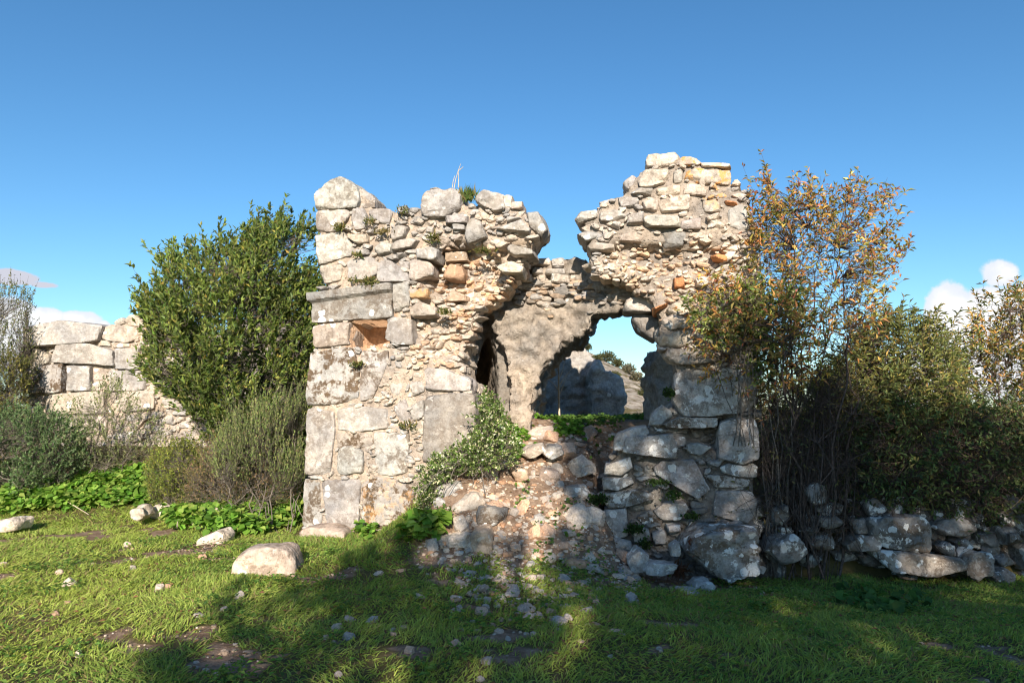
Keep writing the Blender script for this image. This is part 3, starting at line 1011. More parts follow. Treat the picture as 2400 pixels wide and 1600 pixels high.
RB = [
    B(Z(3, (910, 162), (940, 110), (1130, 90), (1156, 130), (1110, 160), (1080, 205), (920, 192)), n='capstone', l='pale topmost stone of the tower', c=CREAM * 1.0, k=5, d=.5, w=.02, r=.02, s=10),
    B(Z(3, (1112, 165), (1160, 122), (1250, 128), (1292, 165), (1260, 192), (1120, 196)), n='capstone', l='orange lichened stone on the tower top', c=WARM, k=5, o=1.0, w=.03),
    B(Z(3, (850, 290), (880, 215), (1080, 202), (1088, 240), (1050, 310), (950, 342), (840, 336)), c=CREAM * .92, k=4, w=.04, r=.02),
    B(Z(3, (770, 290), (820, 255), (852, 270), (842, 330), (790, 372), (755, 330)), c=GREY * .95, k=6, w=.0),
    B(Z(3, (1095, 220), (1165, 215), (1172, 270), (1160, 312), (1095, 310)), c=GREY * 1.05, k=5, w=.03),
    B(Z(3, (1172, 225), (1290, 202), (1450, 205), (1490, 260), (1490, 320), (1300, 312), (1176, 290)), c=WARM, k=4, w=.02, o=.9, r=.02),
    B(Z(3, (1165, 322), (1300, 314), (1330, 350), (1330, 402), (1170, 386)), c=CREAM * .95, k=4, w=.04),
    B(Z(3, (1290, 160), (1470, 172), (1498, 200), (1440, 205), (1300, 200)), c=CREAM * .9, k=5, w=.03, o=.3),
    B(Z(3, (970, 346), (1150, 326), (1152, 386), (970, 396)), c=CREAM * .9, k=5, w=.03),
    B(Z(3, (800, 385), (860, 340), (960, 345), (950, 395)), c=GREY * 1.08, k=6, w=.05),
    B(Z(3, (1000, 420), (1210, 390), (1216, 500), (1000, 512)), c=WARM * 1.02, k=4, w=.04, st=.5),
    B(Z(3, (1290, 430), (1400, 420), (1432, 500), (1300, 512)), c=CREAM, k=5, w=.03, o=.5),
    B(Z(3, (900, 520), (1140, 530), (1160, 602), (900, 602)), c=GREY * 1.08, k=4, w=.10),
    B(Z(3, (1160, 560), (1290, 540), (1292, 612), (1150, 616)), c=GREY * 1.05, k=4, w=.08),
    B(Z(3, (790, 522), (900, 496), (896, 582), (780, 592)), c=GREY, k=5, w=.08),
    B(Z(3, (580, 522), (720, 490), (792, 530), (690, 572), (600, 562)), c=GREY * 1.02, k=6, w=.05),
    B(Z(3, (890, 430), (990, 410), (990, 500), (900, 480)), c=WARM, k=5, w=.05),
    B(Z(3, (720, 400), (860, 405), (880, 450), (740, 480)), c=GREY * 1.08, k=6, w=.04),
    B(Z(3, (424, 548), (460, 498), (576, 487), (582, 540), (440, 582)), n='slab', c=GREY * 1.05, k=6, w=.02, d=.5),
    B(Z(3, (438, 662), (480, 646), (576, 640), (582, 682), (495, 707)), n='slab', l='flat slab jutting into the gap', c=GREY * 1.1, k=4, w=.02, d=.5, s=22),
    B(Z(3, (498, 742), (560, 702), (702, 722), (692, 772), (530, 778)), c=WARM, k=5, w=.02, d=.5),
    B(Z(3, (998, 640), (1040, 626), (1192, 650), (1172, 742), (1040, 757)), c=GREY * .72, k=5, w=-.02, cut=(.78, .95)),
    B(Z(3, (698, 702), (740, 656), (840, 640), (932, 702), (920, 717)), n='slab', c=WARM * .92, k=5, w=.0),
    B(Z(3, (1240, 962), (1320, 932), (1382, 990), (1360, 1012), (1250, 1012)), c=CREAM, k=5, w=-.02),
    B(Z(3, (1360, 790), (1400, 780), (1472, 802), (1472, 842), (1380, 828)), n='brick', l='bright orange brick', c=RUST * 1.15, k=4, w=.02, st=0, m=M_RUB),
    B(Z(3, (1105, 952), (1160, 948), (1186, 1020), (1110, 1022)), n='brick', c=RUST * .85, k=4, w=-.02, st=0, m=M_RUB),
    B(Z(3, (1455, 420), (1540, 440), (1542, 462), (1470, 452)), n='brick', c=RUST * 1.2, k=3, w=.04, st=0, m=M_RUB),
    B(Z(3, (958, 1152), (1050, 1120), (1062, 1142), (970, 1192)), n='brick', c=RUST * .95, k=4, w=.0, st=0, m=M_RUB),
    B(Z(3, (1008, 1262), (1100, 1200), (1200, 1230), (1202, 1300), (1080, 1322)), c=CREAM * .92, k=3, w=.03, s=7, r=.03),
    B(Z(3, (1040, 1180), (1120, 1120), (1220, 1150), (1230, 1220), (1100, 1210)), c=CREAM * .9, k=4, w=-.02, s=8, r=.03),
    B(Z(3, (990, 1350), (1080, 1322), (1230, 1310), (1240, 1400), (1130, 1440), (1020, 1420)), c=CREAM * .88, k=4, w=.04, s=8, r=.03),
    B(Z(3, (1040, 1490), (1060, 1440), (1250, 1440), (1440, 1462), (1440, 1522), (1200, 1552), (1090, 1542)), c=WARM * .9, k=4, w=.10, s=9, r=.03),
    B(Z(3, (1480, 482), (1560, 460), (1640, 500), (1682, 622), (1670, 662), (1560, 652), (1480, 622)), c=GREY * 1.02, k=4, w=.0, s=9, r=.025),
    B(Z(3, (745, 1172), (780, 1100), (930, 1090), (1000, 1130), (960, 1182), (850, 1192), (760, 1187)), c=GREY * 1.02, k=5, w=-.35, d=.5),
    B(Z(3, (806, 1240), (840, 1190), (980, 1200), (1010, 1242), (975, 1390), (920, 1352), (830, 1302)), l='dark rounded stone hanging at the edge of the sky opening', c=GREY * .6, k=4, w=-.5, d=.6, s=8),
    # shaded base
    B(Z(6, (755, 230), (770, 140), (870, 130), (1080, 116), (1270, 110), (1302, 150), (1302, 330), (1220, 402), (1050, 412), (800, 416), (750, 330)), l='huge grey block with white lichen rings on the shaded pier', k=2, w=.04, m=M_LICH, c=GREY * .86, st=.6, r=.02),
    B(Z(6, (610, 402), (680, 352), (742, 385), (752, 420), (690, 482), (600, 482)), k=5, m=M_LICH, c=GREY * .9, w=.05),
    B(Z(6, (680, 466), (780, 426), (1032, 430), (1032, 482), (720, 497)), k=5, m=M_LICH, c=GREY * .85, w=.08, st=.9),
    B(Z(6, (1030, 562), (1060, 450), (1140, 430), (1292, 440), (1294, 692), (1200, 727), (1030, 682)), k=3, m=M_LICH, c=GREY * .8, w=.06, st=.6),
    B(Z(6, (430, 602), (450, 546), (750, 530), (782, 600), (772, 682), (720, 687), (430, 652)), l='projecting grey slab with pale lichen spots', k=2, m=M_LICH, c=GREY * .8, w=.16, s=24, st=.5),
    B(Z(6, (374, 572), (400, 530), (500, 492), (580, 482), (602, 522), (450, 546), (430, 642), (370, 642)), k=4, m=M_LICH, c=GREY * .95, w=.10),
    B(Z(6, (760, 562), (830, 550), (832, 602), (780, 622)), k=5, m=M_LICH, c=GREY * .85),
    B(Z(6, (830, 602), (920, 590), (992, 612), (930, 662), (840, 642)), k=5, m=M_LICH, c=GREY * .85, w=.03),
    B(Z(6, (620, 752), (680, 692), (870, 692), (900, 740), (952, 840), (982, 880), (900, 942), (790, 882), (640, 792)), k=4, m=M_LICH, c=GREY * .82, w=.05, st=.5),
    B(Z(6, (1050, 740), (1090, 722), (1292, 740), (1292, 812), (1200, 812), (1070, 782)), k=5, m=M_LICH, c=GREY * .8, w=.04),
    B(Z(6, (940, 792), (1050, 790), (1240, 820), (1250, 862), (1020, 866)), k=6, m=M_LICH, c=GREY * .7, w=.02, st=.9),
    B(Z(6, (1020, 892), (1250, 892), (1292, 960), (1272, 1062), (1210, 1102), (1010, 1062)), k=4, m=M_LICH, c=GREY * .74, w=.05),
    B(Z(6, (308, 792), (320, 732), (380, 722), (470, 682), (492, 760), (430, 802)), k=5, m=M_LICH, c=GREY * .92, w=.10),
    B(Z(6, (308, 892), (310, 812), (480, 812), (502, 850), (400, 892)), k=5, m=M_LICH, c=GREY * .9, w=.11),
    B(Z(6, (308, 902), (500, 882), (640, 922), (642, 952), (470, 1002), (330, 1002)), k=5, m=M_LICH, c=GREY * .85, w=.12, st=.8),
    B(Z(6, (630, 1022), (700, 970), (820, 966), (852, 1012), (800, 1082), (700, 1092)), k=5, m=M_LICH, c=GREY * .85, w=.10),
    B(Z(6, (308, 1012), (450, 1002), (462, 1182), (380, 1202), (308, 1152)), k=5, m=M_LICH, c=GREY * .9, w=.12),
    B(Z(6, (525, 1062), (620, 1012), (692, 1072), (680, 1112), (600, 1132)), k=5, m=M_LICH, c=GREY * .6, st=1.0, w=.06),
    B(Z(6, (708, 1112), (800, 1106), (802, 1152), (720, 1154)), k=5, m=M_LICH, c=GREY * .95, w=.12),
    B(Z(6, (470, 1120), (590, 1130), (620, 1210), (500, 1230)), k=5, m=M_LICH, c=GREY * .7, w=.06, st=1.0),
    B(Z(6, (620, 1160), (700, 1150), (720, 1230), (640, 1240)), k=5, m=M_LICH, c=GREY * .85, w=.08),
]
rec_r = lumps([(1545, 608, 75, 40, .24), (1640, 610, 80, 42, .15), (1470, 590, 65, 28, .12), (1520, 580, 150, 12, .16), (1560, 690, 110, 60, .14), (1660, 1010, 60, 50, .16), (1600, 1160, 50, 60, .10)])
def tone_r(px, py, rng):
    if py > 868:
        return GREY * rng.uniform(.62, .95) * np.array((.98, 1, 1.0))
    e = max(float(1 - sm(.5, 1.3, ((px - 1580) / 170) ** 2 + ((py - 650) / 110) ** 2)), 0.0)
    r = rng.random()
    a = GREY * rng.uniform(.9, 1.15) if r < .4 else (WARM * rng.uniform(.92, 1.08) if r < .75 else CREAM)
    b = [PEACH, CREAM, PEACH * np.array((1.05, .98, .92)), CREAM * 1.05][int(rng.integers(0, 4))] * rng.uniform(.92, 1.08)
    return a * (1 - e) + b * e
def rad_r(px, py):
    px, py = np.asarray(px), np.asarray(py)
    r = np.full(px.shape, 0.12)
    r = np.where((py > 560) & (py < 760), 0.072, r)
    return r
def orange_r(px, py):
    return 0.75 * max(float(1 - sm(.3, 1.2, ((px - 1665) / 55) ** 2 + ((py - 430) / 60) ** 2)), 0.0)
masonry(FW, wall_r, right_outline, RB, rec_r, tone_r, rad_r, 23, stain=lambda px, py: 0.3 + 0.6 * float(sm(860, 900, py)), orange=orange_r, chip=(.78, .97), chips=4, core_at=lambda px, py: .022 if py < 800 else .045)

# ------------------------------------------------------------------ the vault and walls behind the gap
def mass(fr, name, pieces, seed, mat, col, parent=None, voxel=0.045, amp=(0.16, 0.06, 0.03), band=0.03, warp=None):
    """weathered mass of masonry from extruded outlines (px outline, front w, back w)"""
    V, F, N = remesh([extrude(fr.poly(p), w0, w1) for p, w0, w1 in pieces], voxel)
    if warp:
        V[:, 2] += warp(PX(fr, V[:, 0], V[:, 1])[0])
    a = fbm(V * 1.4 + seed, 3) * amp[0] + fbm(V * 4.5 + seed, 3) * amp[1] + fbm(V * 12 + seed, 3) * amp[2]
    q = V * np.array((1.6, 6.5, 1.6)) @ np.array(((.92, .30, .25), (-.36, .90, .2), (-.17, -.27, .94))) + seed + 1.1 * fbm(V * 2.6, 3)[:, None]
    cr = 1 - np.abs(fbm(q, 3)) * 2.6
    a = a - np.clip(cr - 0.6, 0, 1) * band * 1.8
    chips = fbm(V * 7 + 2 * seed, 2)
    a = a - np.clip(chips - .2, 0, .3) * 0.12
    V = V + N * a[:, None]
    W = fr.world(V)
    px, py = PX(fr, V[:, 0], V[:, 1])
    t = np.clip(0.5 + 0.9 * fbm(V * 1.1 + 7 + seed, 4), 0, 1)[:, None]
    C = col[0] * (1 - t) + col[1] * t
    return obj(name, W, F, mat, parent, {'Col': np.concatenate([C, np.full((len(C), 1), .4)], 1), 'orange': np.zeros(len(C))})

FB = Frame((0, 9.0, 0), R(4))
vault = thing('vault_remnant', 'great smooth grey remnant of a vault curving over the passage behind the gap', 'ruined vault', (0.2, 9.9, 1.3))
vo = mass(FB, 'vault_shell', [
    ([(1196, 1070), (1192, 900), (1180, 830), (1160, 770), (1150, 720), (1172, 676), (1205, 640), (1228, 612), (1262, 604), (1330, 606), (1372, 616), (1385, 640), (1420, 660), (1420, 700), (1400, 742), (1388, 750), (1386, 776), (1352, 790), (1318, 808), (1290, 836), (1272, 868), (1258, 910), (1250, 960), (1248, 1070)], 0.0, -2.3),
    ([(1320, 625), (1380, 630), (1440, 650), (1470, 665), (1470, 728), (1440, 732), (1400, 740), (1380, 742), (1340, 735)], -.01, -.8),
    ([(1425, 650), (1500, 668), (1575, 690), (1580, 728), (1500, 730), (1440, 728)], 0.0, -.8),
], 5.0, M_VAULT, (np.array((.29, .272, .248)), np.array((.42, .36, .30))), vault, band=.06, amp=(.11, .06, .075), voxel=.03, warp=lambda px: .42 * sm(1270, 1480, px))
# broken courses on the crown of the vault
rng = np.random.default_rng(77)
A = Acc()
for row, (py0, py1) in enumerate(((600, 622), (622, 642), (640, 664))):
    x = 1196 + row * 6 if row else 1236
    while x < (1380 if row == 0 else 1400 if row == 1 else 1385):
        wd = rng.uniform(26, 62)
        pl = FB.poly([(x, py0 + rng.uniform(-4, 5)), (x + wd, py0 + rng.uniform(-4, 5)), (x + wd, py1), (x, py1)], .12)
        w = .13 + rng.normal() * .03
        V, F = stone_geo(pl, w, w - .7, rng, p=14, rough=.02, ncut=5, cut=(.78, .97))
        A.add(FB.world(V), F, Col=np.append((WARM if rng.random() < .5 else GREY * 1.1) * rng.uniform(.9, 1.1), .4), orange=0.0)
        x += wd + 1
for _ in range(300):
    px, py = rng.uniform(1192, 1470), 655 + abs(rng.normal()) * 34
    if rng.random() < (py - 650) / 130: continue
    w = .42 * float(sm(1270, 1480, px)) + .02 + rng.normal() * .015
    u, v = FB.hit(px, py, w)
    V, F = rock_geo(rng, 5, p=30, ncut=6, flat=.6)
    sc = rng.lognormal(math.log(.085), .35)
    V = V * np.array((sc * 1.5, sc * .8, sc)) + np.array((u, v, w))
    A.add(FB.world(V), F, Col=np.append([GREY * .85, WARM * .8, PEACH * .8][int(rng.integers(0, 3))] * rng.uniform(.8, 1.05), .3), orange=0.0)
A.build('broken_course', M_RUB, vault)

FS = Frame((at(1140, 950, 9.3)[0], 9.3, 0), R(-8))
side = thing('ruined_wall', 'plastered inner wall with a dark arched niche, seen through the gap on the left', 'wall', (-0.4, 9.7, 1.2), 'inner walls of the ruin')
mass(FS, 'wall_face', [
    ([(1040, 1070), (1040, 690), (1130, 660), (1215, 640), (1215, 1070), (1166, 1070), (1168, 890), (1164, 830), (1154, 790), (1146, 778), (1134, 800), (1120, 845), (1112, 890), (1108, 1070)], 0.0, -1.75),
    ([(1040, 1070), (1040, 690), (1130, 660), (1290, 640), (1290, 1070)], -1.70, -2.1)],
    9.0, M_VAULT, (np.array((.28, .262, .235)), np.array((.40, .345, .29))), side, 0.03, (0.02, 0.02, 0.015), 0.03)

FR_ = Frame((0.6, 13.4, 0), R(0))
rear = thing('ruined_wall', 'dark shaded broken wall standing far back under the vault', 'wall', (0.9, 13.6, 1.3), 'inner walls of the ruin')
mass(FR_, 'wall_face', [
    ([(1215, 1000), (1215, 850), (1262, 832), (1305, 842), (1330, 828), (1352, 815), (1372, 826), (1392, 846), (1388, 1000)], 0.0, -.9),
    ([(1375, 1000), (1382, 872), (1396, 852), (1412, 866), (1436, 876), (1450, 892), (1454, 930), (1457, 1000)], 0.35, -.9)],
    3.0, M_VAULT, (GREY * .78, GREY * 1.05), rear, 0.05, (0.14, 0.08, 0.05), 0.05)
FJ = Frame((0, 9.7, 0), R(0))
jamb = thing('ruined_wall', 'dark upright jamb of masonry just inside the right wall', 'wall', (2.1, 9.9, 1.3), 'inner walls of the ruin')
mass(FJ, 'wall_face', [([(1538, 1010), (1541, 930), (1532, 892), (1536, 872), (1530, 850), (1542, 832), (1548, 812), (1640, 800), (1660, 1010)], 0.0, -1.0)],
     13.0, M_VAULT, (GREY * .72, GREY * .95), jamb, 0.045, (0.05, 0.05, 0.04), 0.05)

# ------------------------------------------------------------------ ashlar wall at the far left
FL = Frame((-6.5, 11.6, 0), R(2))
far_l = thing('ashlar_wall', 'low wall of big squared grey blocks at the left behind the evergreen bush', 'wall', (-6.5, 11.7, 0.8))
AB = [
    B(Z(1, (118, 402), (350, 360), (400, 382), (575, 390), (542, 480), (440, 500), (290, 506), (118, 522)), l='long grey top block with a recessed band', k=2, w=.14, d=.7, s=24, r=.008, c=GREY * .95, st=.2),
    B(Z(1, (562, 420), (620, 390), (780, 405), (792, 470), (720, 492), (560, 470)), k=5, c=WARM),
    B(Z(1, (80, 642), (130, 542), (200, 530), (290, 570), (270, 622), (140, 652)), k=5, c=WARM, w=.08, d=.6),
    B(Z(1, (285, 612), (320, 500), (500, 500), (640, 540), (642, 632), (360, 617)), k=3, w=.10, r=.016),
    B(Z(1, (560, 482), (620, 486), (632, 522), (560, 517)), k=5, c=CREAM * .9),
    B(Z(1, (640, 496), (740, 496), (742, 522), (640, 527)), k=5, c=CREAM * .9),
    B(Z(1, (650, 532), (790, 526), (802, 652), (650, 647)), k=3, w=.04),
    B(Z(1, (125, 652), (360, 620), (360, 776), (125, 782)), k=2, w=.08, d=.6, st=1.0),
    B(Z(1, (364, 620), (500, 627), (496, 776), (362, 776)), k=2, w=.11, c=GREY * 1.04),
    B(Z(1, (505, 642), (620, 652), (612, 702), (510, 722)), k=6, c=WARM, w=-.03),
    B(Z(1, (500, 742), (590, 712), (592, 767), (500, 772)), k=6, c=WARM),
    B(Z(1, (625, 657), (800, 655), (832, 702), (820, 767), (625, 767)), k=3, w=.04),
    B(Z(1, (110, 812), (250, 802), (242, 852), (115, 852)), k=5, c=WARM),
    B(Z(1, (255, 792), (600, 777), (602, 902), (260, 912)), k=3, w=.05, c=WARM * .92),
    B(Z(1, (75, 922), (90, 862), (210, 862), (202, 932)), k=4, w=.08, d=.6),
    B(Z(1, (605, 782), (700, 772), (880, 772), (882, 882), (700, 902)), k=4, w=.03, c=WARM * .95),
    B(Z(1, (230, 920), (600, 910), (600, 1010), (230, 1010)), k=4, w=.03, c=WARM * .9),
    B(Z(1, (705, 372), (750, 332), (850, 310), (852, 402), (740, 404)), k=6, c=CREAM * .9, d=.5, w=.02),
    B(Z(1, (645, 382), (700, 350), (722, 392), (690, 405)), k=6, c=WARM, d=.5),
    B(Z(1, (780, 305), (830, 292), (900, 312), (880, 340), (800, 330)), k=6, c=CREAM * .95, d=.5),
]
far_out = Z(1, (118, 522), (118, 402), (350, 360), (575, 392), (640, 390), (700, 350), (750, 332), (850, 305), (980, 330), (1120, 420), (1200, 560), (1240, 1120), (60, 1120), (75, 930), (120, 850),
            (125, 652), (82, 642), (130, 545))
masonry(FL, far_l, far_out, AB, lumps([(420, 990, 90, 40, .06)]), lambda px, py, r: (WARM if r.random() < .5 else GREY) * r.uniform(.88, 1.06),
        lambda px, py: np.full(np.shape(px), .24), 31, thick=.9, back=False, stain=lambda px, py: .3)

# ================================================================== loose and stacked stones
FD = Frame((4.5, 7.55, 0), R(3))
dry = thing('dry_stone_wall', 'tumbled low wall of dark lichened boulders under the right bushes', 'wall', (4.4, 7.7, -0.3))
rng = np.random.default_rng(5)
DS = [
    ((375, 1060), (400, 990), (500, 935), (560, 980), (600, 1060), (520, 1120), (430, 1140)),
    ((560, 1090), (640, 1060), (690, 1070), (660, 1130), (580, 1142)),
    ((610, 990), (680, 940), (750, 960), (780, 1010), (720, 1046), (640, 1042)),
    ((830, 1010), (920, 950), (1020, 960), (1060, 1010), (1040, 1042), (850, 1042)),
    ((980, 870), (1060, 840), (1300, 845), (1340, 930), (1340, 1030), (1290, 1062), (1130, 1042), (1020, 1010)),
    ((970, 1046), (1100, 1050), (1300, 1075), (1530, 1100), (1540, 1170), (1430, 1196), (1110, 1162), (1060, 1110)),
    ((1350, 900), (1430, 850), (1550, 860), (1610, 920), (1540, 962), (1400, 952)),
    ((1390, 1020), (1430, 990), (1490, 1030), (1480, 1082), (1420, 1062)),
    ((1480, 990), (1540, 970), (1572, 1010), (1550, 1052)),
    ((1545, 1100), (1580, 1040), (1690, 1060), (1712, 1100), (1700, 1190), (1610, 1216), (1550, 1182)),
    ((570, 680), (640, 640), (720, 670), (722, 760), (640, 782), (600, 740)),
    ((660, 792), (760, 760), (812, 770), (790, 832), (700, 832)),
    ((558, 820), (610, 790), (642, 850), (620, 902), (560, 872)),
    ((930, 760), (1000, 720), (1062, 780), (1050, 832), (980, 842)),
    ((400, 800), (470, 770), (492, 850), (450, 902), (400, 862)),
    ((1750, 820), (1840, 810), (1842, 890), (1780, 896)),
    ((680, 850), (780, 840), (832, 880), (780, 922), (690, 902)),
    ((540, 920), (600, 900), (682, 910), (620, 952)),
    ((1700, 1180), (1800, 1150), (1862, 1200), (1850, 1242), (1720, 1232)),
    ((850, 860), (960, 850), (980, 930), (900, 950)),
    ((750, 1050), (860, 1050), (900, 1090), (780, 1110)), ((900, 1060), (1000, 1070), (1040, 1130), (940, 1130)),
    ((1620, 950), (1720, 930), (1780, 980), (1700, 1030), (1630, 1000)), ((1720, 1080), (1800, 1060), (1860, 1120), (1760, 1150)),
    ((430, 910), (520, 905), (530, 935), (470, 960)), ((1790, 930), (1870, 920), (1900, 1000), (1800, 1020)), ((1150, 1180), (1260, 1180), (1250, 1210), (1160, 1210)),
    ((1870, 1020), (1980, 1000), (2000, 1120), (1890, 1150)), ((1900, 840), (2010, 830), (2030, 950), (1920, 970)),
]
lab = {0: 'rounded boulder at the left end of the low wall', 4: 'largest dark block of the low wall', 5: 'long pale slab at the foot of the low wall', 9: 'squarish block below the bush'}
for q, pts in enumerate(DS):
    w = {4: .1, 5: .16, 9: .15, 0: .15}.get(q, rng.uniform(-.14, .1))
    pl = FD.poly(Z(8, *pts), w)
    V, F = stone_geo(pl, w, w - rng.uniform(.35, .5), rng, p=rng.choice([18, 24, 36]), gap=-.006, rough=.026, ncut=6, tilt=.14, cut=(.76, .96), res=.025)
    c = GREY * rng.uniform(.48, .72)
    if q == 5: c = WARM * .62
    o = obj('stone', FD.world(V), F, M_LICH, dry, {'Col': np.tile(np.append(c, .7), (len(V), 1)), 'orange': np.zeros(len(V))})
    if q in lab: o['label'] = lab[q]
# earth and small stones packed behind the big ones
A = Acc()
for _ in range(300):
    u, v = rng.uniform(-1.9, 1.9), rng.uniform(-.35, .55)
    x0, y0 = FD.world([[u, v, -.32 + rng.normal() * .05]])[0][:2]
    V, F = rock_geo(rng, 6, p=30)
    sc = rng.uniform(.10, .24)
    A.add(V * sc + np.array((x0, y0, v)), F, Col=np.append(GREY * rng.uniform(.35, .65), .8), orange=0.0)
A.build('packed_rubble', M_LICH, dry)

def boulder(name, label, pts, w, col, mat, seed, group=None, fr=None, depth=.5, cat='stone', base=None, **kw):
    """one lying rock: outline in photo pixels on the vertical plane at distance w"""
    rng = np.random.default_rng(seed)
    f = Frame((0, w, 0), R(rng.uniform(-6, 6)))
    pl = f.poly(pts)
    V, F = stone_geo(pl, depth * .4, -depth * .6, rng, p=kw.get('s', 9) * 2.2, gap=-.004, rough=kw.get('r', .022), ncut=kw.get('k', 6), tilt=kw.get('t', .12), cut=kw.get('cut', (.74, .95)), res=.02)
    W = f.world(V)
    loc = np.array((W[:, 0].mean(), W[:, 1].mean(), W[:, 2].min()))
    o = bpy.data.objects.new(name, new_mesh(name, W - loc, F, {'Col': np.tile(np.append(col, kw.get('st', .3)), (len(V), 1)), 'orange': np.zeros(len(V))}))
    o.data.materials.append(mat)
    o.data.set_sharp_from_angle(angle=R(24))
    COL.objects.link(o)
    o.location = loc
    return tag(o, label, cat, group)

boulder('boulder', 'rounded flat-topped pinkish boulder alone in the grass left of the ruin', [(556, 1318), (566, 1296), (590, 1282), (660, 1277), (688, 1288), (698, 1312), (702, 1350), (556, 1350)], 7.05, WARM * 1.02 * np.array((1, .93, .9)), M_ASH, 3, 'boulders around the ruin', depth=.5, s=7, k=3, r=.014, st=.5)
boulder('base_stone', 'flat worn stone at the foot of the left wall corner', [(706, 1262), (712, 1240), (730, 1231), (800, 1231), (822, 1242), (826, 1285), (706, 1285)], 8.3, WARM * .88 * np.array((1, .92, .9)), M_ASH, 4, 'boulders around the ruin', depth=.45, s=8, k=3, st=.5)
boulder('boulder', 'large lichen-spotted boulder at the foot of the right wall', Z(6, (905, 1170), (920, 1130), (1050, 1115), (1250, 1115), (1272, 1160), (1255, 1380), (1100, 1425), (1000, 1375), (890, 1330), (822, 1270), (850, 1185)), 7.45, GREY * .66, M_LICH, 6, 'boulders around the ruin', depth=.6, s=26, k=3, r=.035, st=.8, cut=(.90, .98), t=.05)
boulder('boulder', 'white broken rock among nettles at left, larger of two', [(448, 1206), (455, 1190), (492, 1184), (540, 1188), (556, 1206), (550, 1240), (452, 1245)], 9.2, CREAM * 1.0, M_ASH, 8, 'boulders around the ruin', depth=.4)
boulder('boulder', 'white jagged rock under the yellow green shrub', [(360, 1215), (365, 1186), (392, 1176), (430, 1190), (436, 1222), (400, 1232)], 9.1, CREAM * .98, M_ASH, 9, 'boulders around the ruin', depth=.4)
boulder('boulder', 'low cream rock beside the white jagged rock', [(310, 1210), (318, 1186), (340, 1184), (348, 1206), (330, 1218)], 9.1, WARM, M_ASH, 19, 'boulders around the ruin', depth=.3)
boulder('boulder', 'white rock half hidden by nettles near the boulder', [(464, 1276), (480, 1256), (520, 1240), (535, 1252), (530, 1278), (480, 1288)], 7.9, CREAM * 1.02, M_ASH, 10, 'boulders around the ruin', depth=.35)
boulder('boulder', 'white rock in the grass at the left picture edge', [(-4, 1230), (6, 1216), (40, 1212), (56, 1220), (50, 1240), (0, 1246)], 9.0, CREAM * 1.02, M_ASH, 12, 'boulders around the ruin', depth=.35)
boulder('boulder', 'pale sunlit block under the flowering creeper, upper one', Z(4, (1035, 1100), (1060, 1065), (1200, 1050), (1226, 1080), (1200, 1130), (1120, 1160), (1050, 1150)), 7.95, GREY * 1.05, M_ASH, 13, 'boulders on the rubble slope', depth=.4)
boulder('boulder', 'big cream sunlit rock below the flowering creeper', Z(4, (1155, 1220), (1230, 1130), (1330, 1120), (1395, 1180), (1340, 1240), (1210, 1290), (1165, 1260)), 7.75, CREAM * .95, M_ASH, 14, 'boulders on the rubble slope', depth=.45)
boulder('boulder', 'upright grey stone left of the big cream rock', Z(4, (1020, 1180), (1060, 1145), (1110, 1180), (1100, 1290), (1040, 1300)), 7.85, GREY, M_ASH, 15, 'boulders on the rubble slope', depth=.35)
boulder('boulder', 'dark grey speckled rock in the middle of the slope', Z(4, (1315, 1290), (1340, 1220), (1450, 1215), (1540, 1245), (1520, 1310), (1400, 1370), (1330, 1350)), 7.6, GREY * .55, M_LICH, 16, 'boulders on the rubble slope', depth=.45, st=.9)
boulder('boulder', 'upright orange tinted stone at the bottom of the slope', [(1105, 1262), (1112, 1236), (1148, 1232), (1158, 1262), (1152, 1298), (1112, 1302)], 7.3, PEACH * .92, M_ASH, 17, 'boulders on the rubble slope', depth=.3)
boulder('boulder', 'grey block set into the slope behind the upright orange stone', [(1040, 1250), (1050, 1228), (1100, 1226), (1112, 1250), (1100, 1278), (1048, 1276)], 7.65, GREY * .95, M_ASH, 18, 'boulders on the rubble slope', depth=.4)
boulder('boulder', 'wide grey slab lying shaded beside the right wall on the slope', [(1290, 1170), (1330, 1140), (1370, 1135), (1384, 1160), (1370, 1200), (1310, 1206)], 8.2, GREY * .85, M_LICH, 21, 'boulders on the rubble slope', depth=.5)
boulder('boulder', 'cream sharp-edged stone high on the slope beneath the slanting slab', Z(5, (690, 1440), (740, 1390), (850, 1375), (870, 1420), (800, 1470), (720, 1480)), 8.5, WARM, M_LICH, 22, 'boulders on the rubble slope', depth=.4)
boulder('boulder', 'slanting pale slab high on the slope', Z(5, (850, 1440), (900, 1385), (985, 1390), (1000, 1450), (900, 1490)), 8.45, GREY * 1.05, M_LICH, 24, 'boulders on the rubble slope', depth=.4)
boulder('boulder', 'reddish round stone at the top of the sunlit rubble', Z(4, (1560, 970), (1590, 925), (1650, 940), (1688, 1000), (1650, 1040), (1590, 1045)), 8.2, PEACH * .8, M_ASH, 25, 'boulders on the rubble slope', depth=.3)
boulder('boulder', 'rough white rock left of the lichen-spotted boulder', Z(6, (455, 1320), (530, 1250), (605, 1300), (572, 1400), (500, 1410)), 7.4, GREY * 1.15, M_LICH, 26, 'boulders around the ruin', depth=.3)
boulder('boulder', 'flat white slab below the lichen-spotted boulder', Z(6, (535, 1410), (600, 1342), (770, 1350), (765, 1420)), 7.3, GREY * 1.15, M_LICH, 27, 'boulders around the ruin', depth=.3)
boulder('boulder', 'small upright pale stone between the rough white rock and boulder', Z(6, (732, 1245), (780, 1212), (795, 1295), (740, 1300)), 7.4, GREY * 1.1, M_LICH, 28, 'boulders around the ruin', depth=.2)
boulder('boulder', 'pale lichened rock in the grass, upper of two', Z(6, (870, 1500), (900, 1455), (985, 1460), (1005, 1500), (960, 1530), (890, 1530)), 7.0, GREY * 1.1, M_LICH, 29, 'boulders around the ruin', depth=.3)
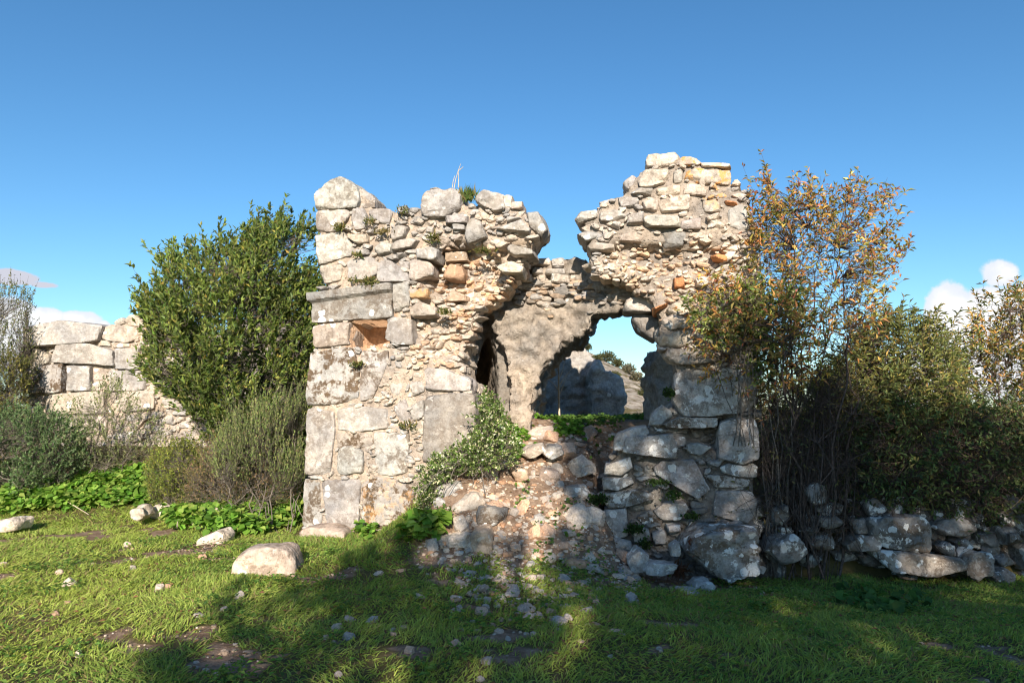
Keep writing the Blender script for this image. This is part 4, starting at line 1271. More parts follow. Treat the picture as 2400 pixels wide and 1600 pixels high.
boulder('boulder', 'pale flat rock in the grass, lower of two', Z(6, (785, 1560), (810, 1522), (900, 1525), (935, 1560), (850, 1580)), 6.8, GREY * 1.15, M_LICH, 30, 'boulders around the ruin', depth=.3)

# prototypes for the many small stones
protos = []
for q in range(14):
    rng = np.random.default_rng(400 + q)
    V, F = rock_geo(rng, 12, p=[30, 44, 60][q % 3], ncut=7, flat=[.75, .42, .6][q % 3])
    me = new_mesh('loose_stone', V, F, {'Col': np.tile(np.append(np.array((.66, .595, .53)), 0), (len(V), 1)), 'orange': np.zeros(len(V))})
    me.materials.append(M_LOOSE)
    me.set_sharp_from_angle(angle=R(22))
    protos.append(me)
src = bpy.data.objects.new('loose_stone', protos[0])
n_loose = 0
STONES = []
def loose(x, y, size, label, group, rng, sink=.25):
    global n_loose
    o = src if n_loose == 0 else src.copy()
    o.data = protos[int(rng.integers(0, len(protos)))]
    COL.objects.link(o)
    s = size * np.array((1, rng.uniform(.75, 1.1), rng.uniform(.6, .95)))
    o.scale = s
    o.rotation_euler = (rng.normal() * .35, rng.normal() * .35, rng.uniform(0, 6.28))
    o.location = (x, y, float(H(x, y)) + s[2] * .35 * (1 - sink * 2))
    tag(o, label, 'stone', group)
    n_loose += 1
    STONES.append((x, y, size))
    return o

def ground_at(px, py):
    """point of the ground seen at a photo pixel"""
    d = ray(px, py)
    ts = np.linspace(2.0, 16.0, 700)
    P = d[None, :] * ts[:, None]
    below = P[:, 2] + EYE < H(P[:, 0], P[:, 1])
    k_ = int(np.argmax(below)) if below.any() else 699
    return P[k_, 0], P[k_, 1]

rng = np.random.default_rng(91)
# stones standing clear in the shaded grass
for px, py, sz in ((822, 1455, 36), (790, 1475, 36), (820, 1495, 34), (765, 1497, 26), (870, 1458, 34), (1063, 1408, 34), (1066, 1432, 40), (1100, 1395, 30), (1232, 1432, 44), (1242, 1446, 32),
                   (1168, 1482, 30), (1190, 1498, 22), (1186, 1375, 32), (1376, 1430, 40), (1328, 1424, 30), (1398, 1415, 32), (1120, 1478, 20), (946, 1470, 24), (985, 1400, 34), (938, 1338, 26), (1065, 1512, 34),
                   (960, 1525, 30), (1140, 1552, 34), (1125, 1595, 22), (795, 1585, 26), (922, 1488, 18), (1480, 1410, 44), (1362, 1505, 20), (1430, 1540, 20), (1310, 1475, 20), (1400, 1465, 26), (885, 1347, 26)):
    x, y = ground_at(px, py)
    loose(x, y, sz / FPX * y * 1.12, 'small pale stone lying loose in the shaded grass before the ruin', 'loose stones in the shaded grass', rng, .5)
for px, py, sz in ((312, 1334, 22), (375, 1382, 30), (395, 1376, 24), (160, 1372, 34), (140, 1346, 20), (158, 1418, 20), (466, 1446, 30), (525, 1432, 22), (8, 1326, 28), (475, 1310, 26), (560, 1400, 36), (130, 1442, 24),
                   (105, 1500, 16), (185, 1540, 26), (300, 1280, 24), (48, 1440, 14)):
    x, y = ground_at(px, py)
    loose(x, y, sz / FPX * y * 1.0, 'flat orange-tinted stone lying in the sunlit grass at the left', 'flat stones in the sunlit grass', rng, .3)
put = 0
while put < 46:
    px, py = rng.normal(1225, 110), rng.uniform(1345, 1490)
    x, y = ground_at(px, py)
    loose(x, y, np.clip(rng.lognormal(math.log(26), .4), 14, 52) / FPX * y, 'pale stone spilled from the rubble slope into the grass below it', 'stones spilled below the slope', rng, .45)
    put += 1
# the rubble slope
put = 0
while put < 190:
    px, py = rng.uniform(985, 1580), rng.uniform(1000, 1395)
    lo = 1180 if px < 1080 else 1000
    edge = [(985, 1290), (1090, 1225), (1120, 1100), (1190, 1020), (1330, 985), (1440, 990), (1420, 1080), (1400, 1230), (1520, 1320), (1480, 1370), (1380, 1400), (1180, 1420), (1060, 1390), (1050, 1310)]
    if not inpoly(edge, np.array([px]), np.array([py]))[0]: continue
    x, y = ground_at(px, py)
    sz = rng.lognormal(math.log(22), .62)
    loose(x, y, np.clip(sz, 9, 74) / FPX * y * 1.1, 'angular limestone lump lying loose on the rubble slope in the gap', 'loose stones on the rubble slope', rng, .5)
    put += 1
# chips and gravel between them
A = Acc()
for _ in range(4600):
    px, py = rng.uniform(940, 1600), rng.uniform(985, 1430)
    if not inpoly([(975, 1285), (1090, 1220), (1120, 1090), (1190, 1010), (1330, 975), (1450, 980), (1430, 1080), (1400, 1230), (1540, 1320), (1490, 1390), (1300, 1430), (1120, 1420), (1040, 1330)], np.array([px]), np.array([py]))[0]:
        if rng.random() > .05: continue
    x, y = ground_at(px, py)
    V, F = rock_geo(rng, 3, p=40, ncut=5, flat=rng.uniform(.25, .6))
    V = V * np.array((rng.uniform(.9, 1.6), 1, 1))
    sc = rng.lognormal(math.log(.036), .5)
    c = [GREY * 1.0, WARM, CREAM, PEACH * .85, PEACH * np.array((.9, .72, .62))][int(rng.integers(0, 5))] * rng.uniform(.75, 1.1)
    a = rng.uniform(0, 6.28)
    Rz = np.array(((math.cos(a), -math.sin(a), 0), (math.sin(a), math.cos(a), 0), (0, 0, 1)))
    A.add((V * sc) @ Rz.T + np.array((x, y, float(H(x, y)) + sc * .02)), F, Col=np.append(c, .1), orange=0.0)
sx_, sy_ = rng.uniform(-5, 5, 9000), rng.uniform(3.0, 8.0, 9000)
sel = (soil_mask(sx_, sy_) > .55) & (np.abs(sx_) < sy_ * .8)
for x, y in list(zip(sx_[sel], sy_[sel]))[:900]:
    V, F = rock_geo(rng, 2, p=40, ncut=4, flat=rng.uniform(.3, .7))
    sc = rng.lognormal(math.log(.022), .5)
    A.add(V * sc + np.array((x, y, float(H(x, y)) + sc * .1)), F, Col=np.append([WARM, PEACH, PEACH * .7][int(rng.integers(0, 3))] * rng.uniform(.7, 1.1), .1), orange=0.0)
gv = A.build('gravel', M_RUB, None, False)
tag(gv, 'pale stone chips covering the rubble slope in the gap', 'gravel', kind='stuff')

# ================================================================== plants
UP = np.array((0, 0, 1.0))

def env_points(poly, yc, ry, n, rng, bias=0.55):
    xs, zs = [q[0] for q in poly], [q[1] for q in poly]
    out = []
    md = None
    while len(out) < n:
        x = rng.uniform(min(xs), max(xs), 4 * n)
        z = rng.uniform(min(zs), max(zs), 4 * n)
        k_ = inpoly(poly, x, z)
        x, z = x[k_], z[k_]
        e = edge_dist(poly, x, z)
        if md is None: md = np.percentile(e, 97)
        half = ry * np.sqrt(np.clip(e / md, 0.01, 1))
        t = rng.uniform(-1, 1, len(x))
        t = np.sign(t) * np.abs(t) ** bias
        out += list(np.stack([x, yc + t * half, z], 1))
    return np.array(out[:n])

def plant(name, label, cat, base, poly, yc, ry, n, seed, cols, wts, leaf=(.07, .028), per=9, shoot=(.15, .35), mains=7, upb=.9, outb=.7, r_main=.022, r_twig=.004,
          mat=None, bark=None, group=None, px_poly=True, spread=.15, jit=.18, names=('branches', 'foliage'), droop=.12, axis_up=.6, twigs=True, bare=0, keep=1.0, leafsd=.22, lean=None, wig=.08, gain=1.4, gaps=.3):
    """shrub or tree: limbs, twigs and shoots with leaves inside an outline that has real depth"""
    rng = np.random.default_rng(seed)
    if isinstance(px_poly, str):
        off = {'low': -2.65, 'tall': 0.0, 'far': -3.4}[px_poly]
        poly = [(a + off, b) for a, b in poly]
        base = (base[0] + off, base[1], base[2])
    elif px_poly: poly = [tuple(at(a, b, yc)[[0, 2]]) for a, b in poly]
    base = np.array(base, float)
    root = thing(name, label, cat, base, group)
    P = env_points(poly, yc, ry, int(n * 1.25), rng)
    P = P[fbm(P * 1.9 + seed * 3, 2) > -gaps]
    n = len(P)
    ctr = np.array((np.mean([q[0] for q in poly]), yc, min(q[1] for q in poly) * .55 + max(q[1] for q in poly) * .45))
    T = Acc()
    # main limbs end at spread-out crown points
    ends = P[rng.choice(n, mains, replace=False)]
    limbs = []
    for e in ends:
        b0 = base + np.array((rng.normal() * spread, rng.normal() * spread * .5, -0.05))
        mid = b0 * .5 + e * .5 + np.array((0, 0, .22 * abs(e[2] - b0[2]))) + rng.normal(size=3) * wig
        L = bez(b0, mid, e, 12)
        L[1:-1] += rng.normal(size=(10, 3)) * wig * .2
        limbs.append(L)
        V, F = tube(L, r_main * rng.uniform(.7, 1.1), r_twig * 1.4, 6)
        T.add(V, F)
    allp = np.concatenate(limbs)
    own = np.concatenate([np.arange(12)] * mains)
    LP, LA, LN, LL, LW, LT = [], [], [], [], [], []
    clump = fbm(P * 2.2 + seed, 2)
    for ip, p in enumerate(P):
        d = np.linalg.norm(allp - p, axis=1) + (own < 3) * .5 + np.clip(allp[:, 2] - p[2], 0, 9) * .8 + rng.exponential(.16, len(allp))
        k_ = int(np.argmin(d))
        a = allp[k_]
        dirn = unit((p - ctr) * np.array((1, 1, .6)) * outb + UP * upb * .5 + rng.normal(size=3) * .22)
        if lean is not None: dirn = unit(dirn + np.array(lean))
        ln = rng.uniform(*shoot) * (1.7 if rng.random() < .06 else 1)
        q = p + dirn * ln
        if twigs:
            mid = a * .45 + p * .55 + np.array((0, 0, .10 * np.linalg.norm(p - a))) + rng.normal(size=3) * .03
            L = np.concatenate([bez(a, mid, p, 5)[:-1], bez(p, p + dirn * ln * .5 + rng.normal(size=3) * .02, q, 3)])
            V, F = tube(L, r_twig, r_twig * .4, 3)
            T.add(V, F)
        if rng.random() > keep: continue
        m = max(2, int(per * ln / np.mean(shoot)))
        t = rng.uniform(.05, 1.03, m)
        pts = p + dirn * ln * t[:, None]
        ref = unit(np.cross(dirn, np.array((.3, .8, .1))))
        bn = np.cross(dirn, ref)
        an = np.arange(m) * 2.4 + rng.uniform(0, 6)
        radial = np.cos(an)[:, None] * ref + np.sin(an)[:, None] * bn
        ax = unit(radial * (1 - axis_up) + dirn * axis_up + rng.normal(size=(m, 3)) * .2)
        LP.append(pts); LA.append(ax)
        LT.append(np.full(m, np.clip(1 + .20 * rng.normal() + .35 * clump[ip], .45, 1.8)))
        LN.append(unit(np.cross(np.cross(ax, UP + rng.normal(size=(m, 3)) * .5), ax) + rng.normal(size=(m, 3)) * .35))
        LL.append(leaf[0] * (1 + rng.normal(size=m) * leafsd)); LW.append(leaf[1] * (1 + rng.normal(size=m) * leafsd))
    for _ in range(bare):
        p = P[rng.integers(0, n)]
        a = allp[rng.integers(0, len(allp))]
        q = a * .5 + p * .5 + rng.normal(size=3) * .25
        V, F = tube(bez(a, (a + q) / 2 + rng.normal(size=3) * .1, q, 6), r_twig * 1.2, r_twig * .4, 3)
        T.add(V, F)
    T.build(names[0], bark or M_BARK, root)
    LP, LA, LN, LL, LW, LT = map(np.concatenate, (LP, LA, LN, LL, LW, LT))
    C = np.clip(pick(cols, wts, len(LP), rng, jit) * gain * LT[:, None], 0, .8)
    V, F, C = leaves(LP, LA, LN, np.abs(LL), np.abs(LW), C, droop=droop)
    obj(names[1], V, F, mat or M_LEAF, root, {'Col': C}, smooth=False)
    return root

def gz(x, y): return float(H(x, y))

# evergreen bush between the far wall and the ruin
lau = [(735, 1070), (700, 1090), (600, 1080), (520, 1070), (465, 1020), (400, 940), (335, 895), (318, 850), (345, 800), (312, 740), (320, 670), (345, 640), (362, 580), (385, 560), (405, 590), (430, 545), (452, 525),
       (470, 560), (500, 545), (522, 545), (545, 560), (560, 530), (580, 492), (600, 520), (625, 490), (655, 482), (680, 500), (712, 492), (740, 520)]
plant('evergreen_bush', 'big dense dark green evergreen bush beside the left edge of the ruin', 'bush', (-4.1, 9.9, gz(-4.1, 9.9)), [(735 - (735 - a) * .90, 1075 - (1075 - b) * .905) for a, b in lau], 9.9, 1.15, 3300, 41,
      [(.105, .135, .030), (.075, .105, .026), (.15, .16, .04), (.055, .085, .025), (.20, .16, .04)], (5, 5, 2.2, 3, .35), leaf=(.078, .033), per=13, shoot=(.16, .40), mains=16, upb=1.5, outb=.55, r_main=.03, spread=.35, axis_up=.62, gain=1.6, gaps=.2)
# twiggy grey-green broom in front of it
plant('broom_bush', 'twiggy grey green bush of thin upright stems against the left wall corner', 'bush', (-3.15, 9.0, gz(-3.15, 9.0)), [(500, 1120), (530, 1040), (555, 1000), (585, 965), (612, 940), (650, 935), (690, 925), (712, 945), (714, 1130), (650, 1160)], 8.95, .45, 1500, 42,
      [(.15, .19, .065), (.11, .15, .05), (.20, .21, .085), (.24, .20, .11)], (5, 4, 3, 1.2), leaf=(.028, .013), per=17, shoot=(.18, .42), mains=14, upb=2.2, outb=.35, r_main=.008, r_twig=.0024, bark=M_BARK, spread=.22, axis_up=.8, mat=M_SOFT)
plant('shrub', 'sparse grey green shrub with open twigs before the squared block wall', 'shrub', (-6.2, 10.4, gz(-6.2, 10.4)), [(160, 1080), (170, 960), (215, 920), (260, 905), (310, 930), (355, 980), (365, 1060), (300, 1100), (220, 1110)], 10.4, .55, 420, 43,
      [(.20, .21, .11), (.16, .18, .085), (.13, .16, .06)], (4, 4, 2), leaf=(.034, .017), per=12, shoot=(.10, .28), mains=10, upb=1.3, r_main=.010, r_twig=.003, spread=.2, mat=M_SOFT, bare=60)
plant('shrub', 'rounded blue green shrub at the left picture edge', 'shrub', (-6.9, 10.0, gz(-6.9, 10.0)), [(-60, 1150), (-70, 1000), (-10, 975), (60, 965), (120, 985), (165, 1020), (178, 1080), (165, 1130), (100, 1165), (20, 1170)], 10.0, .7, 1250, 44,
      [(.085, .135, .060), (.11, .16, .07), (.07, .11, .05), (.15, .19, .09)], (4, 4, 2, 2), leaf=(.040, .021), per=14, shoot=(.10, .25), mains=12, upb=1.2, r_main=.010, r_twig=.003, spread=.25, mat=M_SOFT)
plant('shrub', 'low yellow green shrub above the white jagged rock', 'shrub', (-4.5, 9.5, gz(-4.5, 9.5)), [(360, 1180), (350, 1110), (380, 1060), (430, 1040), (470, 1060), (492, 1120), (470, 1180), (420, 1200)], 9.5, .35, 800, 45,
      [(.16, .18, .035), (.12, .15, .035), (.20, .19, .05)], (4, 4, 2), leaf=(.028, .015), per=11, shoot=(.08, .2), mains=12, upb=1.0, r_main=.007, r_twig=.0025, spread=.2, mat=M_SOFT)
plant('shrub', 'brownish low scrub between the yellow green shrub and the broom', 'shrub', (-3.8, 9.2, gz(-3.8, 9.2)), [(440, 1180), (450, 1100), (500, 1040), (570, 1040), (640, 1080), (690, 1110), (690, 1170), (600, 1190)], 9.2, .3, 900, 46,
      [(.22, .15, .08), (.17, .14, .06), (.15, .16, .05), (.27, .17, .10)], (4, 3, 2, 2), leaf=(.026, .011), per=7, shoot=(.08, .24), mains=14, upb=1.0, r_main=.006, r_twig=.0024, spread=.3, mat=M_SOFT, bare=120)
plant('tree', 'thin half bare tree cut by the left picture edge', 'tree', (-8.6, 11.2, gz(-8.6, 11.2)), [(-90, 980), (-90, 720), (-20, 690), (30, 675), (58, 690), (50, 760), (58, 850), (52, 960)], 11.2, .7, 850, 47,
      [(.14, .16, .06), (.11, .13, .045), (.20, .17, .09)], (4, 4, 3), leaf=(.040, .017), per=7, shoot=(.14, .35), mains=9, upb=1.6, r_main=.022, r_twig=.004, spread=.2, names=('trunk', 'crown'), bare=60, mat=M_SOFT)
plant('shrub', 'olive green shrub behind the left end of the block wall', 'shrub', (-8.3, 10.9, gz(-8.3, 10.9)), [(-80, 1000), (-80, 860), (-20, 830), (40, 850), (48, 930), (40, 1000)], 10.9, .5, 480, 48,
      [(.14, .14, .035), (.10, .11, .03), (.20, .17, .06)], (4, 3, 2), leaf=(.040, .018), per=10, shoot=(.1, .25), mains=9, upb=1.1, r_main=.012, mat=M_SOFT)

# autumn tree at the right of the tower, with climbing creeper
AUT = [(.38, .18, .07), (.32, .22, .065), (.22, .19, .05), (.46, .28, .075), (.14, .15, .04), (.33, .13, .075)]
plant('autumn_tree', 'slender tree with orange and brown autumn leaves rising beside the tower', 'tree', (3.35, 7.75, gz(3.35, 7.75)), [(1700, 900), (1650, 800), (1640, 720), (1690, 660), (1760, 640), (1765, 520), (1780, 450), (1800, 430), (1830, 500), (1870, 445), (1910, 450), (1930, 500),
      (1985, 450), (2030, 470), (2075, 480), (2060, 540), (2085, 570), (2040, 600), (2110, 600), (2080, 660), (2040, 680), (2070, 750), (2020, 790), (1960, 850), (1900, 920), (1800, 940)], 7.7, .6, 1150, 51,
      AUT, (4, 3, 3, 2, 2.4, 1.4), leaf=(.068, .024), per=6, shoot=(.12, .34), mains=10, wig=.2, upb=1.1, outb=.8, r_main=.015, r_twig=.0035, bark=M_TWIG, spread=.30, names=('trunk', 'crown'), droop=.3, axis_up=.45, bare=150, jit=.22)
plant('creeper', 'pale flowered green creeper climbing through the autumn tree', 'climber', (2.95, 7.75, gz(2.95, 7.75)), [(1770, 900), (1770, 560), (1790, 500), (1830, 510), (1860, 590), (1880, 680), (1870, 780), (1830, 880)], 7.72, .38, 520, 52,
      [(.10, .15, .035), (.15, .19, .05), (.40, .38, .20), (.20, .19, .06)], (4, 3, 2.4, 1.5), leaf=(.05, .03), per=9, shoot=(.08, .22), mains=10, upb=.5, r_main=.008, r_twig=.003, spread=.1, mat=M_SOFT, names=('stems', 'foliage'))
plant('creeper', 'cream flowered creeper hanging on the face of the tower base', 'climber', (2.6, 7.7, 1.2), [(1620, 700), (1660, 670), (1720, 650), (1770, 680), (1780, 760), (1760, 830), (1700, 800), (1650, 790), (1630, 750)], 7.62, .18, 330, 53,
      [(.10, .16, .035), (.16, .19, .05), (.46, .43, .24), (.28, .19, .07)], (4, 2, 3, 1), leaf=(.045, .028), per=9, shoot=(.06, .18), mains=9, upb=.2, r_main=.006, r_twig=.003, spread=.1, mat=M_SOFT, names=('stems', 'foliage'))
# green bushes further right
GRN = [(.13, .14, .045), (.10, .115, .04), (.17, .16, .05), (.24, .18, .055), (.085, .11, .045)]
plant('bush', 'dark green willowy bush in the middle of the right hedge', 'bush', (4.9, 8.5, gz(4.9, 8.5)), [(1900, 1060), (1930, 930), (1985, 850), (2030, 790), (2090, 760), (2150, 760), (2190, 800), (2220, 860), (2230, 930), (2220, 1060)], 8.5, .75, 1500, 54,
      GRN, (5, 4, 3, 1.5, 2), leaf=(.070, .020), per=9, shoot=(.14, .34), mains=12, wig=.2, upb=1.2, r_main=.012, r_twig=.0035, spread=.35, bark=M_TWIG, droop=.3, axis_up=.5, bare=120)
plant('bush', 'tall green and orange bush at the right picture edge', 'bush', (6.3, 8.7, gz(6.3, 8.7)), [(2240, 1090), (2250, 940), (2280, 850), (2280, 790), (2310, 750), (2330, 700), (2370, 710), (2420, 700), (2500, 760), (2520, 1090)], 8.7, .75, 950, 55,
      [(.13, .14, .045), (.19, .17, .05), (.34, .22, .06), (.40, .21, .07), (.09, .11, .04)], (4, 3, 3, 2.6, 2), leaf=(.070, .021), per=9, shoot=(.14, .34), mains=12, wig=.2, upb=1.3, r_main=.012, r_twig=.0035, spread=.35, bark=M_TWIG, droop=.3, axis_up=.5, bare=100)
plant('bramble', 'dark tangled bramble of bare twigs at the foot of the autumn tree', 'bramble', (3.7, 7.9, gz(3.7, 7.9)), [(1780, 1200), (1770, 1000), (1800, 900), (1900, 880), (2000, 900), (2060, 980), (2050, 1130), (1950, 1180)], 7.95, .42, 900, 56,
      [(.09, .095, .035), (.16, .12, .05), (.06, .07, .03)], (4, 2, 3), leaf=(.055, .022), per=4, shoot=(.15, .45), mains=16, upb=.1, outb=.8, r_main=.007, r_twig=.0036, spread=.55, bark=M_TWIG, bare=900, wig=.38, keep=.45, axis_up=.4)
plant('bramble', 'leafy dark bramble at the right end of the low wall', 'bramble', (5.4, 8.0, gz(5.4, 8.0)), [(2020, 1190), (2020, 1010), (2100, 940), (2200, 950), (2320, 960), (2450, 960), (2460, 1260), (2330, 1240), (2200, 1200)], 7.9, .5, 1500, 57,
      [(.07, .10, .035), (.10, .13, .04), (.15, .13, .05), (.05, .075, .03)], (4, 3, 1.5, 3), leaf=(.06, .026), per=7, shoot=(.12, .35), mains=16, upb=.3, outb=.8, r_main=.007, r_twig=.0035, spread=.6, bark=M_TWIG, bare=420, wig=.3, axis_up=.4)
plant('bush', 'yellow lit bush seen through gaps behind the right hedge', 'bush', (5.5, 10.6, gz(5.5, 10.6)), [(1830, 1030), (1850, 930), (1950, 880), (2060, 880), (2150, 900), (2200, 1000), (2150, 1040)], 10.6, .5, 420, 58,
      [(.18, .17, .05), (.13, .14, .04), (.26, .18, .06)], (4, 4, 2), leaf=(.08, .035), per=8, shoot=(.14, .34), mains=10, upb=1.0, r_main=.014, bark=M_TWIG)

# flowering creeper on the left side of the slope
cre = plant('creeper', 'cream flowered creeper spilling down the left side of the rubble slope', 'climber', (-0.7, 7.95, gz(-0.7, 7.95)), [(985, 1190), (990, 1120), (1020, 1070), (1090, 1040), (1120, 1000), (1118, 940), (1140, 925), (1180, 980), (1205, 1030), (1215, 1080), (1180, 1100), (1120, 1110), (1070, 1110), (1040, 1140), (1030, 1210), (1000, 1230)], 7.95, .26, 1050, 59,
      [(.085, .14, .030), (.12, .17, .04), (.06, .10, .025), (.55, .53, .34)], (4, 3, 2, 2.6), leaf=(.032, .020), per=9, shoot=(.05, .13), mains=18, gaps=9, upb=.4, outb=.4, r_main=.005, r_twig=.002, spread=.3, mat=M_SOFT, names=('stems', 'foliage'))
plant('creeper', 'dark small leaved creeper hanging among the rocks under the cream flowered creeper', 'climber', (-0.65, 7.6, gz(-.65, 7.6) + .1), [(1010, 1215), (1050, 1190), (1085, 1205), (1080, 1230), (1040, 1225)], 7.7, .1, 120, 60,
      [(.06, .10, .025), (.09, .14, .03)], (3, 2), leaf=(.03, .018), per=8, shoot=(.04, .1), mains=6, upb=.3, r_main=.004, r_twig=.002, mat=M_SOFT, names=('stems', 'foliage'))

# bare sapling in the passage
rng = np.random.default_rng(8)
sx, sy = at(1311, 968, 11.2)[:2]
sap = thing('sapling', 'thin leafless sapling standing in the passage under the vault', 'tree', (sx, sy, gz(sx, sy)))
A = Acc()
for pts, r0, r1 in (([(1311, 975), (1310, 930), (1309, 880), (1311, 845), (1313, 835)], .013, .004), ([(1310, 915), (1298, 900), (1285, 888), (1273, 882)], .006, .003), ([(1310, 905), (1322, 885), (1335, 870), (1343, 862)], .006, .003),
                    ([(1310, 890), (1318, 870), (1322, 852), (1324, 838)], .006, .002), ([(1310, 872), (1302, 858), (1297, 848)], .005, .002), ([(1311, 925), (1322, 900), (1328, 880)], .005, .002), ([(1309, 862), (1304, 848), (1305, 838)], .004, .002)):
    V, F = tube([at(a, b, 11.2 + rng.normal() * .02) for a, b in pts], r0 * 1.5, r1 * 1.9, 5)
    A.add(V, F)
A.build('trunk', M_DRY, sap)

# tufts and ferns rooted in the masonry
def tuft(name, label, cat, px, py, w, n, ln, cols, seed, group, up=1.0, wid=.004, grass=True):
    rng = np.random.default_rng(seed)
    P0 = FW.world([[*FW.hit(px, py, w), w]])[0]
    if not grass:
        n, ln = int(n * rng.uniform(.4, 1.1)), ln * rng.uniform(.55, 1.05)
    P = P0 + rng.normal(size=(n, 3)) * np.array((rng.uniform(.03, .06), .02, rng.uniform(.01, .03)))
    A_ = unit(rng.normal(size=(n, 3)) * .45 + UP * up + FW.N * .35)
    C = pick(cols, np.ones(len(cols)), n, rng)
    V, F, C = leaves(P, A_, unit(rng.normal(size=(n, 3))), ln * rng.uniform(.5, 1.1, n), wid if grass else wid * rng.uniform(.7, 1.3, n), C, droop=.25)
    o = bpy.data.objects.new(name, new_mesh(name, V - P0, F, {'Col': C}, False))
    o.data.materials.append(M_SOFT)
    COL.objects.link(o)
    o.location = P0
    return tag(o, label, cat, group)
GT = [(.14, .20, .05), (.30, .26, .12), (.10, .16, .04)]
FERN = [(.13, .15, .045), (.19, .18, .06), (.09, .11, .04), (.24, .19, .09)]
tuft('grass_tuft', 'green grass tuft between the two grey blocks on the left wall top', 'grass', 1098, 470, -.05, 130, .20, GT, 1, 'plants rooted in the ruin', 1.6, .006)
for q, (px, py, lb) in enumerate(((865, 520, 'dark fern clump below the top corner stones of the left wall'), (900, 545, 'dry grass tuft hanging under the dark fern clump'), (795, 535, 'small brown moss clump at the left wall corner'),
                                  (1018, 560, 'fern clump below the big block in the left wall'), (1130, 590, 'small fern in the hollow of the left wall'), (835, 660, 'moss and fern ledge above the moulded lintel, left part'),
                                  (868, 664, 'moss and fern ledge above the moulded lintel, right part'), (945, 495, 'low fern on the left wall top'), (1045, 735, 'tiny fern amid the left wall rubble'), (838, 855, 'fern in the joint right of the crusted corner block'),
                                  (953, 1000, 'small green plant in a joint low on the left wall'), (840, 600, 'moss strip above the white stained block'))):
    tuft('fern', lb, 'fern', px, py, .06, 90, .085, FERN if 'dry' not in lb else [(.28, .22, .11), (.2, .17, .08)], 60 + q, 'plants rooted in the ruin', .5, .02, False)
for q, (px, py, lb) in enumerate(((1540, 1130, 'dark ivy clump in the middle of the shaded pier'), (1580, 1160, 'dark ivy clump right of the pale stones of the shaded pier'), (1400, 1170, 'ivy at the left edge of the shaded pier'), (1620, 1210, 'ivy low on the shaded pier'),
                                  (1490, 1240, 'black moss clump low on the shaded pier'), (1510, 1275, 'green weed at the foot of the shaded pier'), (1566, 920, 'weed beside the huge lichened block'))):
    for _ in range(1): tuft('ivy', lb, 'ivy', px, py, .14, 190, .06, [(.045, .085, .025), (.07, .12, .03), (.035, .06, .02)], 80 + q, 'plants rooted in the ruin', .25, .035, False)
tuft('red_creeper', 'dry red creeper on the lichen-spotted boulder', 'climber', 1635, 1275, .55, 260, .06, [(.20, .065, .04), (.14, .06, .035)], 95, 'plants rooted in the ruin', .1, .02, False)
tuft('red_creeper', 'dry red stalks drooping at the foot of the lichen-spotted boulder', 'climber', 1590, 1330, .55, 200, .14, [(.16, .07, .04), (.12, .06, .035)], 96, 'plants rooted in the ruin', -.4, .008, False)
ds = thing('dry_stalk', 'bleached dry stalk sticking up from the grey block on the left wall', 'plant', FW.world([[*FW.hit(1063, 440), -.1]])[0])
A = Acc()
for pts in ([(1064, 442), (1068, 420), (1074, 400), (1080, 384)], [(1074, 440), (1075, 420), (1074, 402), (1078, 396)], [(1060, 440), (1062, 425), (1066, 412)], [(1078, 398), (1086, 391)]):
    V, F = tube([FW.world([[*FW.hit(a, b, -.1), -.1]])[0] for a, b in pts], .006, .003, 4)
    A.add(V, F)
A.build('stem', M_DRY, ds)

# broad leaved ground cover
def broad(name, label, poly, seed, n, sz, cols, zr=.25, patchy=0.0, plan=False):
    rng = np.random.default_rng(seed)
    P = []
    xs, ys = [q[0] for q in poly], [q[1] for q in poly]
    while len(P) < n:
        px, py = rng.uniform(min(xs), max(xs)), rng.uniform(min(ys), max(ys))
        if not inpoly(poly, np.array([px]), np.array([py]))[0]: continue
        x, y = (px, py) if plan else ground_at(px, py)
        P.append((x, y))
    P = np.array(P)
    if patchy:
        kp = fbm2(P[:, 0] * 2.2 + seed, P[:, 1] * 2.2, 3) > -patchy
        P = P[kp]
    m = len(P)
    hmax = zr * (0.55 + 0.6 * np.clip(fbm2(P[:, 0] * 3 + seed, P[:, 1] * 3, 2) + .3, 0, 1))
    z = H(P[:, 0], P[:, 1]) + rng.uniform(.1, 1.0, m) ** .6 * hmax
    an = rng.uniform(0, 6.28, m)
    A_ = np.stack([np.cos(an), np.sin(an), rng.normal(size=m) * .35 - .1], 1)
    N = unit(UP + rng.normal(size=(m, 3)) * .4 + np.array((0, -.3, 0)))
    L = sz * rng.uniform(.6, 1.25, m)
    C = pick(cols, np.ones(len(cols)), m, rng, .2)
    # six-sided leaf with a fold
    A_ = unit(A_); Sd = unit(np.cross(A_, N)); Nn = np.cross(Sd, A_)
    P3 = np.stack([P[:, 0], P[:, 1], z], 1)
    prof = ((0, 0), (.15, .42), (.6, .5), (1, .0), (.6, -.5), (.15, -.42))
    V = np.stack([P3 + A_ * (L * a)[:, None] + Sd * (L * b)[:, None] + Nn * (L * (abs(b) * .35 - a * a * .18))[:, None] for a, b in prof], 1).reshape(-1, 3)
    i0 = np.arange(m)[:, None] * 6
    F = np.concatenate([i0 + np.array([[0, 3, 2, 1]]), i0 + np.array([[0, 5, 4, 3]])])
    o = obj(name, V, F, M_SOFT, None, {'Col': np.repeat(C, 6, 0)}, False)
    return tag(o, label, 'ground cover', kind='stuff')
NET = [(.14, .27, .035), (.19, .32, .05), (.095, .20, .03), (.25, .33, .07)]
broad('ground_cover', 'bright green nettles along the foot of the bank at the left', [(-20, 1215), (0, 1180), (120, 1160), (220, 1130), (330, 1120), (400, 1150), (350, 1195), (200, 1200), (80, 1210)], 1, 3600, .085, NET, .36, .35)
